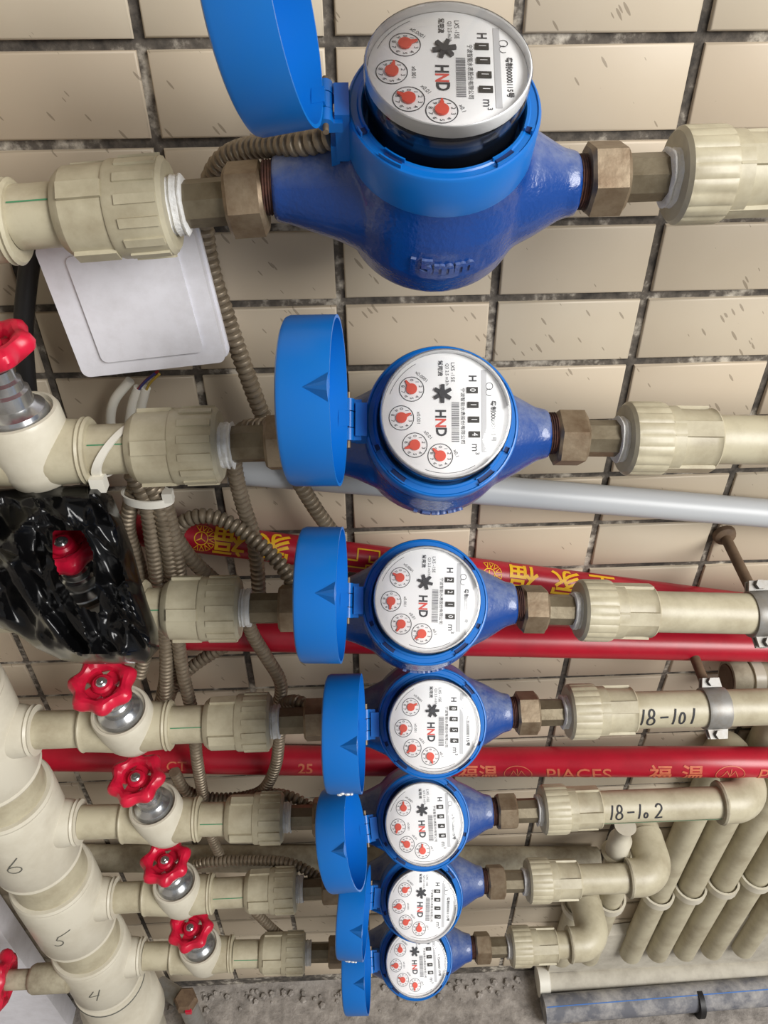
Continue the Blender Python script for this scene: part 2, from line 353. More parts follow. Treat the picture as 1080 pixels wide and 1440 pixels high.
for i, (nv, _, c) in enumerate(cells):
    rx, rz, dy = (random.uniform(-1, 1) for _ in range(3))
    if i < 298 and not nv:
        o = link('tile', tme, wall); o.location = c+Vector((0, dy*.0004, 0)); o.rotation_euler = (rx*.006, rz*.003, random.uniform(-.004, .004))
    else: rest.add(tm.v, tm.f, Matrix.Translation(c))
rt_ = rest.build('tiling', 'tile', wall, 50); rt_['kind'] = 'stuff'

# ------------------------------------------------------------------ meters
D = .415
ORD = ['topmost', 'second', 'third', 'fourth', 'fifth', 'sixth', 'lowest']
MET = [(31.2, .0429, -.1220, 0, 101.5), (46.2, .0477, -.2761, -2, 94.5), (40, .0424, -.4301, -2.5, 93.2), (43.1, .052, -.5656, -1, 93.6), (36.2, .0491, -.7270, 5, 101.0), (42.3, .0507, -.8721, -5, 95), (32.5, .0488, -1.0463, 0, 94.5)]
XL, XR = .083, .073
def body_mesh():
    mb = MB()
    mb.lathe([(.001, -.046), (.022, -.046), (.035, -.041), (.0445, -.029), (.0488, -.012), (.0482, .008), (.0445, .022), (.043, .033)], 48)
    for s, L in ((-1, XL), (1, XR)):
        mb.xl([(s*.0, .040), (s*.018, .0385), (s*.034, .0335), (s*.05, .0258), (s*(L-.008), .0172), (s*L, .0155)], 32, Matrix.Translation((0, 0, -.0012)))
    me = mb.mesh('tmp'); o = link('tmp', me)
    r = o.modifiers.new('r', 'REMESH'); r.mode = 'VOXEL'; r.voxel_size = .0017
    sm = o.modifiers.new('s', 'SMOOTH'); sm.iterations = 6; sm.factor = .5
    dg = bpy.context.evaluated_depsgraph_get(); out = bpy.data.meshes.new_from_object(o.evaluated_get(dg)); out.name = 'body'
    bpy.data.objects.remove(o); out.materials.clear(); fin(out, M['blue_body'], 180); return out
ME = {}
ME['body'] = body_mesh()
mb = MB()
for s, L in ((-1, XL), (1, XR)):
    pr = []
    for k in range(9): pr.append((s*(L-.001+.0007*k), .0136 if k % 2 else .0128))
    mb2 = MB().xl([(s*(L-.003), .0125)]+pr, 28); ME['thread%d' % s] = mb2.mesh('thread', M['rust'], 30)
# embossed size mark on the bowl, facing the reader
mb = MB(); cyl = Cyl((0, 0, 0), (0, 0, 1), .0478, (0, -1, 0), 1)
class Bowl:
    r = .0486
    def __call__(s, a, t, lift=.0006): q = a/s.r; rr = s.r-.09*max(0, -t-.005)+lift; return Vector((math.sin(q)*rr, -math.cos(q)*rr, t))
vs, fs = text_geo('15mm', .0135, bold=.0006); bw = Bowl()
n = len(vs); fr = [bw(v.x, v.y-.003, .0012) for v in vs]; bk = [bw(v.x, v.y-.003, -.003) for v in vs]
from collections import Counter
ec = Counter(); 
for f in fs:
    for a, b in zip(f, f[1:]+f[:1]): ec[(a, b)] += 1
sides = [(a, b, n+b, n+a) for (a, b) in ec if (b, a) not in ec]
ME['mark'] = MB().add(fr+bk, list(fs)+sides).mesh('size_mark', M['blue_body'], 40)
# collar
ME['collar'] = MB().lathe([(.0425, .026), (.0436, .0265), (.0443, .029), (.0443, .0487), (.0436, .0500), (.0428, .0503), (.0422, .0497), (.0395, .0497), (.0388, .0503), (.0376, .0503), (.0370, .0495), (.0366, .036), (.030, .036)], 72, close0=False, close1=False).mesh('collar', M['blue'], 35)
def slot(a, da, r0, r1, z0, z1):
    mb = MB(); n = 6; poly = [(r1*math.cos(a-da+2*da*k/n), r1*math.sin(a-da+2*da*k/n)) for k in range(n+1)]+[(r0*math.cos(a+da-2*da*k/n), r0*math.sin(a+da-2*da*k/n)) for k in range(n+1)]
    return mb.prism(poly, z0, z1)
ME['slots'] = []
for deg, da, r0, r1 in ((-128, .14, .0385, .0425), (-52, .15, .0385, .0425), (-24, .045, .0383, .0422), (203, .05, .0383, .0422), (40, .14, .0385, .0425)):
    a = math.radians(deg); mb = MB()
    # raised lip round a dark proud patch that paints a slot's shade
    dk = slot(a, da*.8, r0+.0006, r1-.0006, .0492, .0507).mesh('slot', M['slot_shade'], 40)
    lp = MB(); n = 8
    for (q0, q1, p0, p1) in ((-da, da, r0-.0002, r0+.0006), (-da, da, r1-.0006, r1+.0002)):
        poly = [(p1*math.cos(a+q0+(q1-q0)*k/n), p1*math.sin(a+q0+(q1-q0)*k/n)) for k in range(n+1)]+[(p0*math.cos(a+q1-(q1-q0)*k/n), p0*math.sin(a+q1-(q1-q0)*k/n)) for k in range(n+1)]
        lp.prism(poly, .0492, .0521)
    ME['slots'].append((dk, lp.mesh('slot_lip', M['blue'], 40)))
ME['register'] = MB().lathe([(.0335, .034), (.0345, .036), (.0345, .0655), (.0345, .0664)], 56).mesh('register', M['black'], 35)
ME['dial'] = MB().lathe([(.0346, .0664), (.0346, .0674)], 56).mesh('dial_face', M['white'], 30)
ME['glass'] = MB().lathe([(.0362, .0600), (.0362, .0708), (.0356, .0719), (.0345, .0724), (.012, .0727), (.0005, .0727)], 56, close0=False).mesh('glass_cover', M['clear'], 30)
ME['rim'] = MB().lathe([(.0347, .0676), (.0347, .0712), (.0352, .0716), (.0358, .0712), (.0359, .0700), (.0359, .0655), (.0349, .0655), (.0349, .0676), (.0347, .0676)], 56, close0=False, close1=False).mesh('glass_rim', M['rim'], 40)
# dial printing: u, v in units of the dial radius, text runs down the photo (rotated -90 deg)
RD = .0350; ZP = .0676
def flat_text(mb, s, size, u, v, rot=-90, bold=0., sx=1., z=ZP):
    vs, fs = text_geo(s, size*RD, bold=bold*RD); c, s_ = math.cos(math.radians(rot)), math.sin(math.radians(rot))
    mb.add([(u*RD+(p.x*sx)*c-p.y*s_, v*RD+(p.x*sx)*s_+p.y*c, z) for p in vs], fs)
def ring2d(mb, u, v, r0, r1, a0=0, a1=360, n=28, z=ZP):
    vs, fs = [], []
    for k in range(n+1):
        a = math.radians(a0+(a1-a0)*k/n)
        for r in (r0, r1): vs.append(((u+r*math.cos(a))*RD, (v+r*math.sin(a))*RD, z))
    for k in range(n): fs.append((2*k, 2*k+1, 2*k+3, 2*k+2))
    mb.add(vs, fs)
def rect2d(mb, u0, v0, u1, v1, z=ZP): mb.add([(u0*RD, v0*RD, z), (u1*RD, v0*RD, z), (u1*RD, v1*RD, z), (u0*RD, v1*RD, z)], [(0, 1, 2, 3)])
SUB = [(-.53, .40), (-.69, -.06), (-.48, -.49), (-.08, -.66)]
P = MB()
for i, (u, v) in enumerate(SUB):
    ring2d(P, u, v, .188, .2)
    for k in range(10):
        a = math.radians(36*k+90); 
        flat_text(P, str((10-k) % 10), .075, u+.145*math.cos(a), v+.145*math.sin(a))
for i, (u, v, r) in enumerate(((-.37, .60, -40), (-.42, -.06, -90), (-.27, -.33, -50), (.17, -.62, -70))): flat_text(P, ('x0.0001', 'x0.001', 'x0.01', 'x0.1')[i], .075, u, v, r)
flat_text(P, 'LXS -15E', .085, .12, .68); flat_text(P, 'Q3 2.5 m3/h', .07, .03, .64); flat_text(P, '常用流', .085, -.08, .74, bold=.002)
flat_text(P, '宁波智能水表股份有限公司', .075, .275, -.02)
flat_text(P, 'H', .17, .43, .58, sx=.9, bold=.004); flat_text(P, 'm³', .17, .47, -.55)
flat_text(P, '粤制00000115号', .095, .755, -.10, bold=.002)
ring2d(P, .70, .46, .05, .06, n=16); ring2d(P, .70, .36, .05, .06, 60, 300, n=12); 
ring2d(P, 0, 0, .925, .932, 120, 160, 20); ring2d(P, 0, 0, .925, .932, 250, 300, 20)
ME['print'] = P.mesh('dial_print', M['print'], 30)
G = MB(); q = random.Random(3); y = .2
while y > -.43:
    h = q.choice((.006, .01, .016)); rect2d(G, .10, y-h, .22, y); y -= h+q.choice((.008, .012))
ME['barcode'] = G.mesh('barcode', M['printgrey'], 30)
G = MB(); rect2d(G, .575, -.60, .655, .72); ME['strip'] = G.mesh('grey_strip', M['printpale'], 30)
ME['H'] = MB(); flat_text(ME['H'], 'H', .23, -.08, .01, bold=.007, sx=.85); ME['H'] = ME['H'].mesh('logo_letter', M['print'], 30)
ME['N'] = MB(); flat_text(ME['N'], 'N', .23, -.08, -.135, bold=.007, sx=.85); ME['N'] = ME['N'].mesh('logo_letter', M['printred'], 30)
ME['Dl'] = MB(); flat_text(ME['Dl'], 'D', .23, -.07, -.275, bold=.007, sx=.85); ME['Dl'] = ME['Dl'].mesh('logo_letter', M['print'], 30)
s = MB()
for k in range(6):
    a = math.radians(60*k+12); s.prism([(.0009, -.0011), (.0052, -.0009), (.0052, .0009), (.0009, .0011)], ZP, ZP+.0012, Matrix.Rotation(a, 4, 'Z'))
s.lathe([(.0022, ZP), (.0022, ZP+.0014)], 16); ME['star'] = s.mesh('star_wheel', M['star'], 30)
s = MB().lathe([(.0030, ZP+.0004), (.0030, ZP+.0012)], 18)
s.prism([(-.0012, .002), (.0012, .002), (.0004, .0058), (-.0004, .0058)], ZP+.0004, ZP+.0010); ME['pointer'] = s.mesh('pointer', M['pointer'], 30)
ME['roller'] = MB().box((0, 0, ZP+.0003), (.0060, .0034, .0006)).mesh('number_wheel', M['roller'], 30)
for dgt in '0123456789':
    t = MB(); vs, fs = text_geo(dgt, .0042); t.add([(p.y*1.1, -p.x*.9, ZP+.0007) for p in vs], fs); ME['d'+dgt] = t.mesh('digit', M['white'], 30)
# hinge + lid
s = MB().box((-.0462, 0, .040), (.0066, .019, .027)).box((-.0500, 0, .0285), (.004, .017, .012))
for y in (-.0085, .0085): s.lathe([(.0036, -.0035), (.0036, .0035)], 16, Matrix.Translation((-.0535, y, .0503)) @ Matrix.Rotation(PI/2, 4, 'X')); s.box((-.0500, y, .0485), (.008, .0065, .0052))
ME['hinge'] = s.mesh('hinge', M['blue'], 35)
ME['pin'] = MB().lathe([(.0014, -.016), (.0014, .016)], 12, Matrix.Translation((-.0535, 0, .0503)) @ Matrix.Rotation(PI/2, 4, 'X')).mesh('hinge_pin', M['brass'], 35)
RL, LL, GL = .0432, .0258, .004
def lid_mesh():      # local: hinge at origin, closed lid reaches +x, its top +z
    c = Matrix.Translation((GL+RL, 0, 0)); s = MB()
    s.lathe([(RL-.0016, 0), (RL, 0), (RL, LL-.003), (RL-.0008, LL-.001), (RL-.0028, LL), (.004, LL+.0004), (.0005, LL+.0004)], 64, c, close0=False)
    s.lathe([(RL-.0016, 0), (RL-.0017, LL-.003), (.002, LL-.0022), (.0005, LL-.0022)], 64, c, close0=False)
    return s.mesh('lid', M['blue'], 35)
ME['lid'] = lid_mesh()
s = MB()
s.box((.0015, 0, .002), (.009, .009, .006)); s.lathe([(.0034, -.0045), (.0034, .0045)], 16, Matrix.Rotation(PI/2, 4, 'X')); ME['lug'] = s.mesh('hinge_lug', M['blue'], 35)
# thumb wedge on the lid wall
s = MB(); a = math.radians(-4)
def lw(da, z, l): r = RL+l; return (GL+RL+r*math.cos(a+da), r*math.sin(a+da), z)
s.add([lw(-.16, .0005, 0), lw(.16, .0005, 0), lw(0, .0125, 0), lw(0, .0005, .0055), lw(-.05, .0005, .0046), lw(.05, .0005, .0046), lw(0, -.0002, -.001)], [(0, 4, 2), (4, 3, 2), (3, 5, 2), (5, 1, 2), (0, 6, 4), (4, 6, 3), (3, 6, 5), (5, 6, 1)])
ME['wedge'] = s.mesh('thumb_tab', M['blue'], 20)

METLAB = ['blue water meter at the top of the rack, largest and nearest, black register standing proud', 'blue water meter second from the top, in front of the grey plastic pipe', 'blue water meter third from the top, between two red pipes',
          'blue water meter fourth from the top, on the pipe marked 18-101', 'blue water meter fifth from the top, on the pipe marked 18-102', 'blue water meter sixth from the top, second smallest in the column', 'blue water meter lowest in the column, smallest and just above the floor']
DIG = ['1111', '0114', '2210', '8856', '8848', '8817', '1118']; Q = random.Random(11)
PTR = [(-70, -10, 60, 0), (35, -65, 110, 45), (60, 175, 150, 130), (-60, 160, 130, 200), (0, 160, 60, 0), (-60, 100, -60, 0), (0, 90, 60, 170)]
for i, (tl, cx, cz, tw, la) in enumerate(MET):
    t = thing('water_meter', METLAB[i], 'water meter', (cx, D, H+cz), (math.radians(tl), 0, 0), 'blue water meters in a column')
    link('body', ME['body'], t); link('thread', ME['thread-1'], t); link('thread', ME['thread1'], t); link('size_mark', ME['mark'], t)
    rz = Matrix.Rotation(math.radians(tw), 4, 'Z')
    co = link('collar', ME['collar'], t); co.rotation_euler.z = math.radians(tw)
    for dk, lp in ME['slots']: so_ = link('slot', dk, co); link('slot_lip', lp, co)
    h = link('hinge', ME['hinge'], t); h.rotation_euler.z = math.radians(tw); link('hinge_pin', ME['pin'], h)
    link('register', ME['register'], t)
    d = link('dial_face', ME['dial'], t); d.rotation_euler.z = math.radians((-3, -2, -4, -3, 0, -4, 0)[i])
    link('dial_print', ME['print'], d); link('barcode', ME['barcode'], d); link('grey_strip', ME['strip'], d)
    for k in ('H', 'N', 'Dl'): link('logo_letter', ME[k], d)
    st = link('star_wheel', ME['star'], d); st.location = (-.04*RD, .33*RD, 0); st.rotation_euler.z = math.radians(17*i)
    for k, (u, v) in enumerate(SUB):
        p = link('pointer', ME['pointer'], d); p.location = (u*RD, v*RD, 0); p.rotation_euler.z = math.radians(PTR[i][k])
    for k, (u, v) in enumerate(((.43, .39), (.44, .155), (.45, -.08), (.46, -.315))):
        p = link('number_wheel', ME['roller'], d); p.location = (u*RD, v*RD, 0)
        g = link('digit', ME['d'+DIG[i][k]], d); g.location = (u*RD, v*RD, 0)
    g = link('glass_cover', ME['glass'], t); link('glass_rim', ME['rim'], g)
    ld = link('lid', ME['lid'], t)
    ld.matrix_basis = rz @ Matrix.Translation((-.0535, 0, .0503)) @ Matrix.Rotation(-math.radians(la), 4, 'Y')
    link('hinge_lug', ME['lug'], ld); link('thumb_tab', ME['wedge'], ld)
    ld['label'] = 'round blue cap swung open on its hinge'
    if i in (3, 5):
        k = MB()
        for da, z, r in ((-1.25, .010, .0026), (-1.18, .0135, .0018), (-1.30, .016, .0022), (-1.22, .007, .0013)):
            n_ = Vector((math.cos(da), math.sin(da), 0)); k.lathe([(r, -.0004), (r*.8, .0007), (r*.3, .0011)], 7, Matrix.Translation(Vector((GL+RL, 0, z))+n_*RL) @ rotz_to(n_))
        k.build('mortar_smear', 'tape', ld)['label'] = 'white mortar smear'

# ------------------------------------------------------------------ fittings
def hexr(n=6): return lambda a, z: 1/math.cos(((a) % (2*PI/n))-PI/n)
def nut_mesh(w, r, inward):
    s = MB(); n = 48; c = .0018
    # hexagon with chamfered corners, bored dark end by the washer ring
    prof = [(0, r*.80), (0, r*.93), (c, r), (w-c, r), (w, r*.93), (w, r*.70)]
    vs, fs = [], []
    for j, (x, q) in enumerate(prof):
        for k in range(n):
            a = 2*PI*k/n; hx = 1/math.cos(((a+PI/6) % (PI/3))-PI/6)
            rr = min(q*hx, r*1.145) if 1 < j < 4 else q*min(hx, 1.03)
            vs.append((x, rr*math.cos(a), rr*math.sin(a)))
    for j in range(len(prof)-1):
        for k in range(n): fs.append((j*n+k, j*n+(k+1) % n, (j+1)*n+(k+1) % n, (j+1)*n+k))
    fs += [tuple(range(n)), tuple((len(prof)-1)*n+k for k in reversed(range(n)))]
    return s.add(vs, fs)
FIT = {}
FIT['nut'] = nut_mesh(.0195, .0164, 0).mesh('union_nut', M['brass'], 25)
FIT['tail'] = MB().xl([(.0185, .0118), (.0420, .0118)], 8).mesh('tailpiece', M['brass_grey'], 25)
def tape_mesh(x0, x1, seed):
    q = random.Random(seed); s = MB(); n = 28; pr = []; k = 12
    prof = [(x0, .0122)]+[(x0+(x1-x0)*j/k, .0142+q.uniform(-.0007, .0008)) for j in range(k+1)]+[(x1, .012)]
    ph = [q.uniform(-1, 1) for _ in range(n)]
    s.xl(prof, n, rad=lambda a, z: 1+.05*math.sin(3*a+seed)+.03*math.sin(7*a+300*z))
    return s.mesh('thread_tape', M['tape'], 60)
FIT['tape'] = [tape_mesh(.0405, .0500, s) for s in (1, 2, 3)]
def ribbed(x0, x1, r, nr, dep): 
    s = MB(); f = lambda a, z: 1-dep*(abs(math.sin(nr*a/2)) < .3)
    return s
def ribbed_mesh(x0, x1, r, nr, mat_, dep=.04, bore=.0135, n=96):
    s = MB(); prof = [(x0, bore), (x0, r*.90), (x0+.002, r*.985), (x0+.004, r), (x1-.002, r), (x1, r*.97), (x1, bore)]
    s.xl(prof, n, rad=lambda a, z: 1-dep*(1 if (a*nr/(2*PI)) % 1 < .22 else 0) if z > x0+.003 and z < x1 else 1)
    return s
# right-hand coupling: ribbed nut, stepped socket, sleeve with flats
FIT['rnut'] = ribbed_mesh(.0455, .0700, .0240, 20, 'ppr_dust').mesh('ribbed_nut', M['ppr'], 25)
FIT['rsock'] = MB().xl([(.0700, .0215), (.0785, .0215), (.0790, .0205), (.0790, .0198), (.0985, .0192), (.1015, .0196), (.1025, .0202), (.1035, .0196), (.1040, .0160)], 48).mesh('socket', M['ppr'], 30)
FIT['rflat'] = MB().box((.0865, 0, .0200), (.031, .010, .0024)).mesh('grip_rib', M['ppr'], 30)
# left-hand union: long nut with grip ribs and sleeve with raised bar
FIT['lnut'] = MB().xl([(.0480, .0135), (.0480, .0215), (.0500, .0238), (.0755, .0242), (.0770, .0236), (.0770, .0150)], 56).mesh('union_sleeve', M['ppr'], 25)
FIT['lrib'] = MB().box((.0605, 0, .0241), (.0200, .0046, .0020)).mesh('grip_rib', M['ppr'], 25)
FIT['lback'] = MB().xl([(.0768, .0150), (.0768, .0228), (.0990, .0226), (.1010, .0216), (.1040, .0190), (.1045, .0165)], 56).mesh('union_collar', M['ppr'], 25)
FIT['lbar'] = MB().box((.0875, 0, .0232), (.0215, .0085, .0028)).mesh('union_rib', M['ppr'], 25)
ADJ = ['topmost', 'second', 'third', 'fourth', 'fifth', 'sixth', 'lowest']
ZL = [(-.134, -.1195), (-.279, -.283), (-.4235, -.4425), (-.5655, -.5685), (-.7195, -.7275), (-.873, -.877), (-1.0345, -1.050)]   # height of each line far left (x=-.16) and far right (x=+.2)
def zat(i, x):
    a, b = ZL[i]; c = MET[i][2]; mx = MET[i][1]
    return H+(c+(a-c)*(mx-x)/(mx+.16) if x < mx else c+(b-c)*(x-mx)/(.2-mx))
def seg_frame(i, x, s):        # frame on line i at x, its +x axis running away from the meter
    a = Vector((x, D, zat(i, x))); b = Vector((x+s*.1, D, zat(i, x+s*.1)))
    return a, math.atan2((b-a).z, s*(b-a).x)
def place(o, i, x, s):
    p, an = seg_frame(i, x, s); o.location = p
    if s > 0: o.rotation_euler = (0, -an, 0)
    else: o.rotation_euler = (0, PI+an, 0)
VX = [-.208, -.204, -.197, -.204, -.203, -.212, -.210]      # stop valves
RE = [.60, .60, .60, .60, .352, .288, .246]                   # end of the straight run on the right
valve_end = .036
for i in range(7):
    for s, xe, side in ((-1, MET[i][1]-XL-.004, 'left'), (1, MET[i][1]+XR+.004, 'right')):
        u = thing('brass_union', 'brass hex nut and tailpiece on the %s of the %s meter' % (side, ADJ[i]), 'pipe union', group='brass unions beside the meters'); place(u, i, xe, s)
        link('union_nut', FIT['nut'], u).rotation_euler.x = Q.uniform(0, 1); link('tailpiece', FIT['tail'], u).rotation_euler.x = Q.uniform(.2, .6); link('thread_tape', FIT['tape'][i % 3], u)['label'] = 'white thread seal tape'
        c = thing('pipe_coupling', ('cream plastic union sleeve left of the %s meter' if s < 0 else 'cream ribbed plastic coupling right of the %s meter') % ADJ[i], 'pipe fitting', group='cream couplings '+side); place(c, i, xe, s)
        rr = Q.uniform(-.3, .3)
        if s > 0:
            for nm, k in (('ribbed_nut', 'rnut'), ('socket', 'rsock')): link(nm, FIT[k], c).rotation_euler.x = rr
            for k in range(4): link('grip_rib', FIT['rflat'], c).rotation_euler.x = rr+PI/4+k*PI/2
        else:
            for nm, k in (('union_sleeve', 'lnut'), ('union_collar', 'lback')): link(nm, FIT[k], c).rotation_euler.x = rr
            for k in range(14): link('grip_rib', FIT['lrib'], c).rotation_euler.x = rr+2*PI*k/14
            for k in range(4): link('union_rib', FIT['lbar'], c).rotation_euler.x = rr+.5+k*PI/2
    # plain pipes
    x0 = MET[i][1]+XR+.004+.1035; a = Vector((x0, D, zat(i, x0))); b = Vector((RE[i], D, zat(i, RE[i])))
    if b.x > a.x+.004:
        o = thing('water_pipe', ['cream pipe running right from the topmost meter', 'cream pipe running right from the second meter above the grey pipe', 'cream pipe running right from the third meter to a metal clamp', 'cream pipe hand-marked 18-101 right of the fourth meter', 'cream pipe hand-marked 18-102 ending in an elbow', 'unmarked cream pipe ending in an elbow right of the sixth meter', 'short cream pipe right of the lowest meter'][i], 'pipe', a)
        MB().tube([(0, 0, 0), b-a], .0160, 32).build('pipe_wall', 'ppr', o)
        ax = (b-a).normalized()
        if i in (3, 4):
            cyl = Cyl((0, 0, 0), ax, .0160, (0, -.80, .60), 1)
            k = MB(); px0 = at((900, 858)[i-3], (1003, 1140)[i-3], D-.01).x-a.x
            pen(k, ('18-101', '18-1o2')[i-3], .0145, cyl, px0, (-.0095, -.0065)[i-3], .78, .0016, .06); k.build('handwriting', 'marker', o)
        if i in (4,):
            k = MB(); cyl = Cyl((0, 0, 0), ax, .0160, (0, -.97, -.15), 1); ribbon(k, [(.002, 0), ((b-a).length-.002, 0)], .0011, cyl); k.build('stripe', 'green', o)
    xl = MET[i][1]-XL-.004-.1042; xr = VX[i]+valve_end
    a = Vector((xr, D, zat(i, xr))); b = Vector((xl, D, zat(i, xl)))
    o = thing('water_pipe', 'short cream pipe between stop valve and union on the %s line' % ADJ[i], 'pipe', a, group='short inlet pipes')
    MB().tube([(0, 0, 0), b-a], .0160, 32).build('pipe_wall', 'ppr', o)
    k = MB(); cyl = Cyl((0, 0, 0), (b-a), .0160, (0, -.72, .69), 1); ribbon(k, [(.002, 0), ((b-a).length-.001, 0)], .0008, cyl); k.build('stripe', 'green', o)

# ------------------------------------------------------------------ stop valves
VB = MB().xl([(-.040, .0150), (-.040, .0195), (-.0385, .0205), (-.037, .0198), (-.034, .0200), (-.024, .0205), (0, .0225), (.022, .0205), (.030, .0200), (.0315, .0215), (.033, .0205), (.0345, .0215), (.036, .0200), (.036, .0150)], 40).mesh('valve_body', M['ppr'], 30)
VC = MB().lathe([(.004, -.0235), (.014, -.0222), (.0205, -.0165), (.0240, -.006), (.0248, .008), (.0248, .0275), (.0236, .0300), (.0215, .0305), (.0205, .0275), (.0190, .0275)], 40, close0=False).mesh('valve_neck', M['ppr_bright'], 35)
VN = MB().lathe([(.0190, .0280), (.0175, .0325), (.0140, .0345), (.0125, .0365), (.0125, .0450), (.0105, .0465), (.0105, .0520), (.0085, .0535), (.0085, .0600), (.0060, .0610), (.0060, .0700)], 36, close0=False).mesh('bonnet', M['chrome'], 30)
def wheel_mesh(R=.0180):
    s = MB(); n, k = 84, 10; vs, fs = [], []
    for j in range(n):
        a = 2*PI*j/n; lobe = .5+.5*math.cos(7*a); rr = R+.0022*lobe
        for q in range(k):
            b = 2*PI*q/k; mr = .0046+.0026*lobe; x = rr+mr*math.cos(b); vs.append((x*math.cos(a), x*math.sin(a), .0066*math.sin(b)-.0012*(1-lobe)))
    for j in range(n):
        for q in range(k): fs.append((j*k+q, ((j+1) % n)*k+q, ((j+1) % n)*k+(q+1) % k, j*k+(q+1) % k))
    s.add(vs, fs)
    for q in range(4):
        s.prism([(.004, -.0058), (R, -.0070), (R, .0070), (.004, .0058)], -.0050, -.0015, Matrix.Rotation(q*PI/2+.4, 4, 'Z'))
    s.lathe([(.0075, -.006), (.0085, -.004), (.0085, .001), (.0070, .003)], 24)
    return s.mesh('handwheel', M['red'], 35)
VW = wheel_mesh(); VS = MB().lathe([(.0046, .0025), (.0046, .0040), (.0035, .0050)], 16).lathe([(.0018, .0050), (.0016, .0062)], 8).mesh('wheel_screw', M['chrome'], 30)
VLAB = ['stop valve with red handwheel on the topmost line', 'stop valve with red handwheel at the left edge by the black cable', 'stop valve with red handwheel peeping through the black bag', 'stop valve with red handwheel just below the black bag', 'stop valve with red handwheel on the fifth line, holding a white speck', 'stop valve with red handwheel on the sixth line', 'stop valve with red handwheel on the lowest line, smallest in view']
VT = [(0, 0), (2, -4), (8, -4), (10, -3), (0, -9), (0, -3), (0, -4)]
for i in range(7):
    p = Vector((VX[i], D, zat(i, VX[i]))); o = thing('stop_valve', VLAB[i], 'valve', p, group='stop valves with red handwheels')
    link('valve_body', VB, o)
    tr = (math.radians(VT[i][0]), math.radians(VT[i][1]), 0)
    for nm, me in (('valve_neck', VC), ('bonnet', VN)): link(nm, me, o).rotation_euler = tr
    wv = link('handwheel', VW, o); e = Matrix.Rotation(tr[1], 4, 'Y') @ Matrix.Rotation(tr[0], 4, 'X')
    wv.rotation_euler = (tr[0]+.04*math.sin(i*2), tr[1], Q.uniform(0, 1)); wv.location = e @ Vector((0, 0, .0745)); link('wheel_screw', VS, wv)
    x1 = VX[i]-.040; x0 = -.2825
    o = thing('water_pipe', 'cream pipe stub between riser tee and stop valve on the %s line' % ADJ[i], 'pipe', (x0, D, zat(i, x0)), group='tee stubs')
    MB().tube([(0, 0, 0), (x1-x0, 0, zat(i, x1)-zat(i, x0))], .0160, 32).build('pipe_wall', 'ppr', o)

# ------------------------------------------------------------------ riser with tees
RX, RR = -.339, .0435
ri = thing('riser_pipe', 'thick cream vertical riser with numbered tees at the left edge', 'pipe', (RX, D, .0))
zs = [zat(i, -.29) for i in range(7)]
top = zs[0]+.25; MB().tube([(0, 0, zs[6]-.050), (0, 0, top)], .0375, 48).build('riser_wall', 'ppr', ri)
for i, z in enumerate(zs):
    hh = .058 if i < 6 else .052
    s = MB().lathe([(.0375, -hh), (.0415, -hh), (.0430, -hh+.003), (.0420, -hh+.006), (RR, -hh+.010), (RR, hh-.010), (.0420, hh-.006), (.0430, hh-.003), (.0415, hh), (.0375, hh)], 56)
    s.xl([(.030, .0235), (.044, .0225), (.051, .0205), (.0525, .0220), (.0545, .0205), (.0560, .0215), (.0565, .0165)], 36)
    t = s.build('tee', 'ppr_bright', ri, 35); t.location.z = z
    if i >= 3:
        c = Cyl((0, 0, 0), (0, 0, 1), RR, (.15, -1, 0), 1)
        class Sw:
            r = RR
            def __call__(s, a, t_, lift=.0004): return c(t_, a)
        if i >= 4:
            k = MB(); pen(k, '654'[i-4], .025, Sw(), -.010, -.010, 1, .0012, .2); n = k.build('handwriting', 'pencil', t)
# lower fitting with a drain valve
lo = thing('drain_fitting', 'pale plastic bottom cap of the riser with a curved pencil line', 'pipe fitting', (RX, D, 0))
MB().lathe([(.0365, zs[6]-.053), (.0445, zs[6]-.056), (.0445, zs[6]-.11), (.050, zs[6]-.118), (.050, zs[6]-.17), (.040, zs[6]-.20), (.034, .03), (.034, .0)], 48).build('cap_body', 'ppr_bright', lo, 35)
MB().lathe([(.0446, zs[6]-.0575), (.0452, zs[6]-.059), (.0446, zs[6]-.0605)], 48, close0=False, close1=False).build('joint_line', 'pencil', lo)
dv = at(20, 1395, .37)
d_ = thing('drain_valve', 'drain valve with red handwheel on edge in the bottom left corner', 'valve', (RX-.03, .385, dv.z-.005))
Rl = Matrix.Rotation(-PI/2, 4, 'Y')
MB().lathe([(.0165, -.01), (.0165, .030), (.0145, .034), (.0110, .036), (.0110, .062)], 28, Rl).build('valve_neck', 'ppr_dust', d_)
wv = link('handwheel', VW, d_); wv.rotation_euler = (0, -PI/2+.15, 0); wv.location = (-.068, 0, 0); wv.scale = (1.25, 1.25, 1.25); link('wheel_screw', VS, wv)
hz = at(262, 1408, .43)
hb = thing('hose_bib', 'small dirty metal tap with red mark beside the riser foot', 'tap', (hz.x, hz.y, 0))
MB().tube([(0, 0, 0), (0, 0, hz.z)], .013, 20).build('stand', 'zinc', hb); MB().lathe([(.012, 0), (.0165, .004), (.0165, .014), (.013, .018)], 6, Matrix.Translation((0, 0, hz.z-.006))).build('cap', 'rod', hb)
MB().tube([(-.045, .03, hz.z-.02), (-.012, .008, hz.z-.01)], .012, 16).build('spout', 'zinc', hb); MB().box((.006, -.0145, hz.z+.004), (.008, .004, .009)).build('red_mark', 'red', hb)

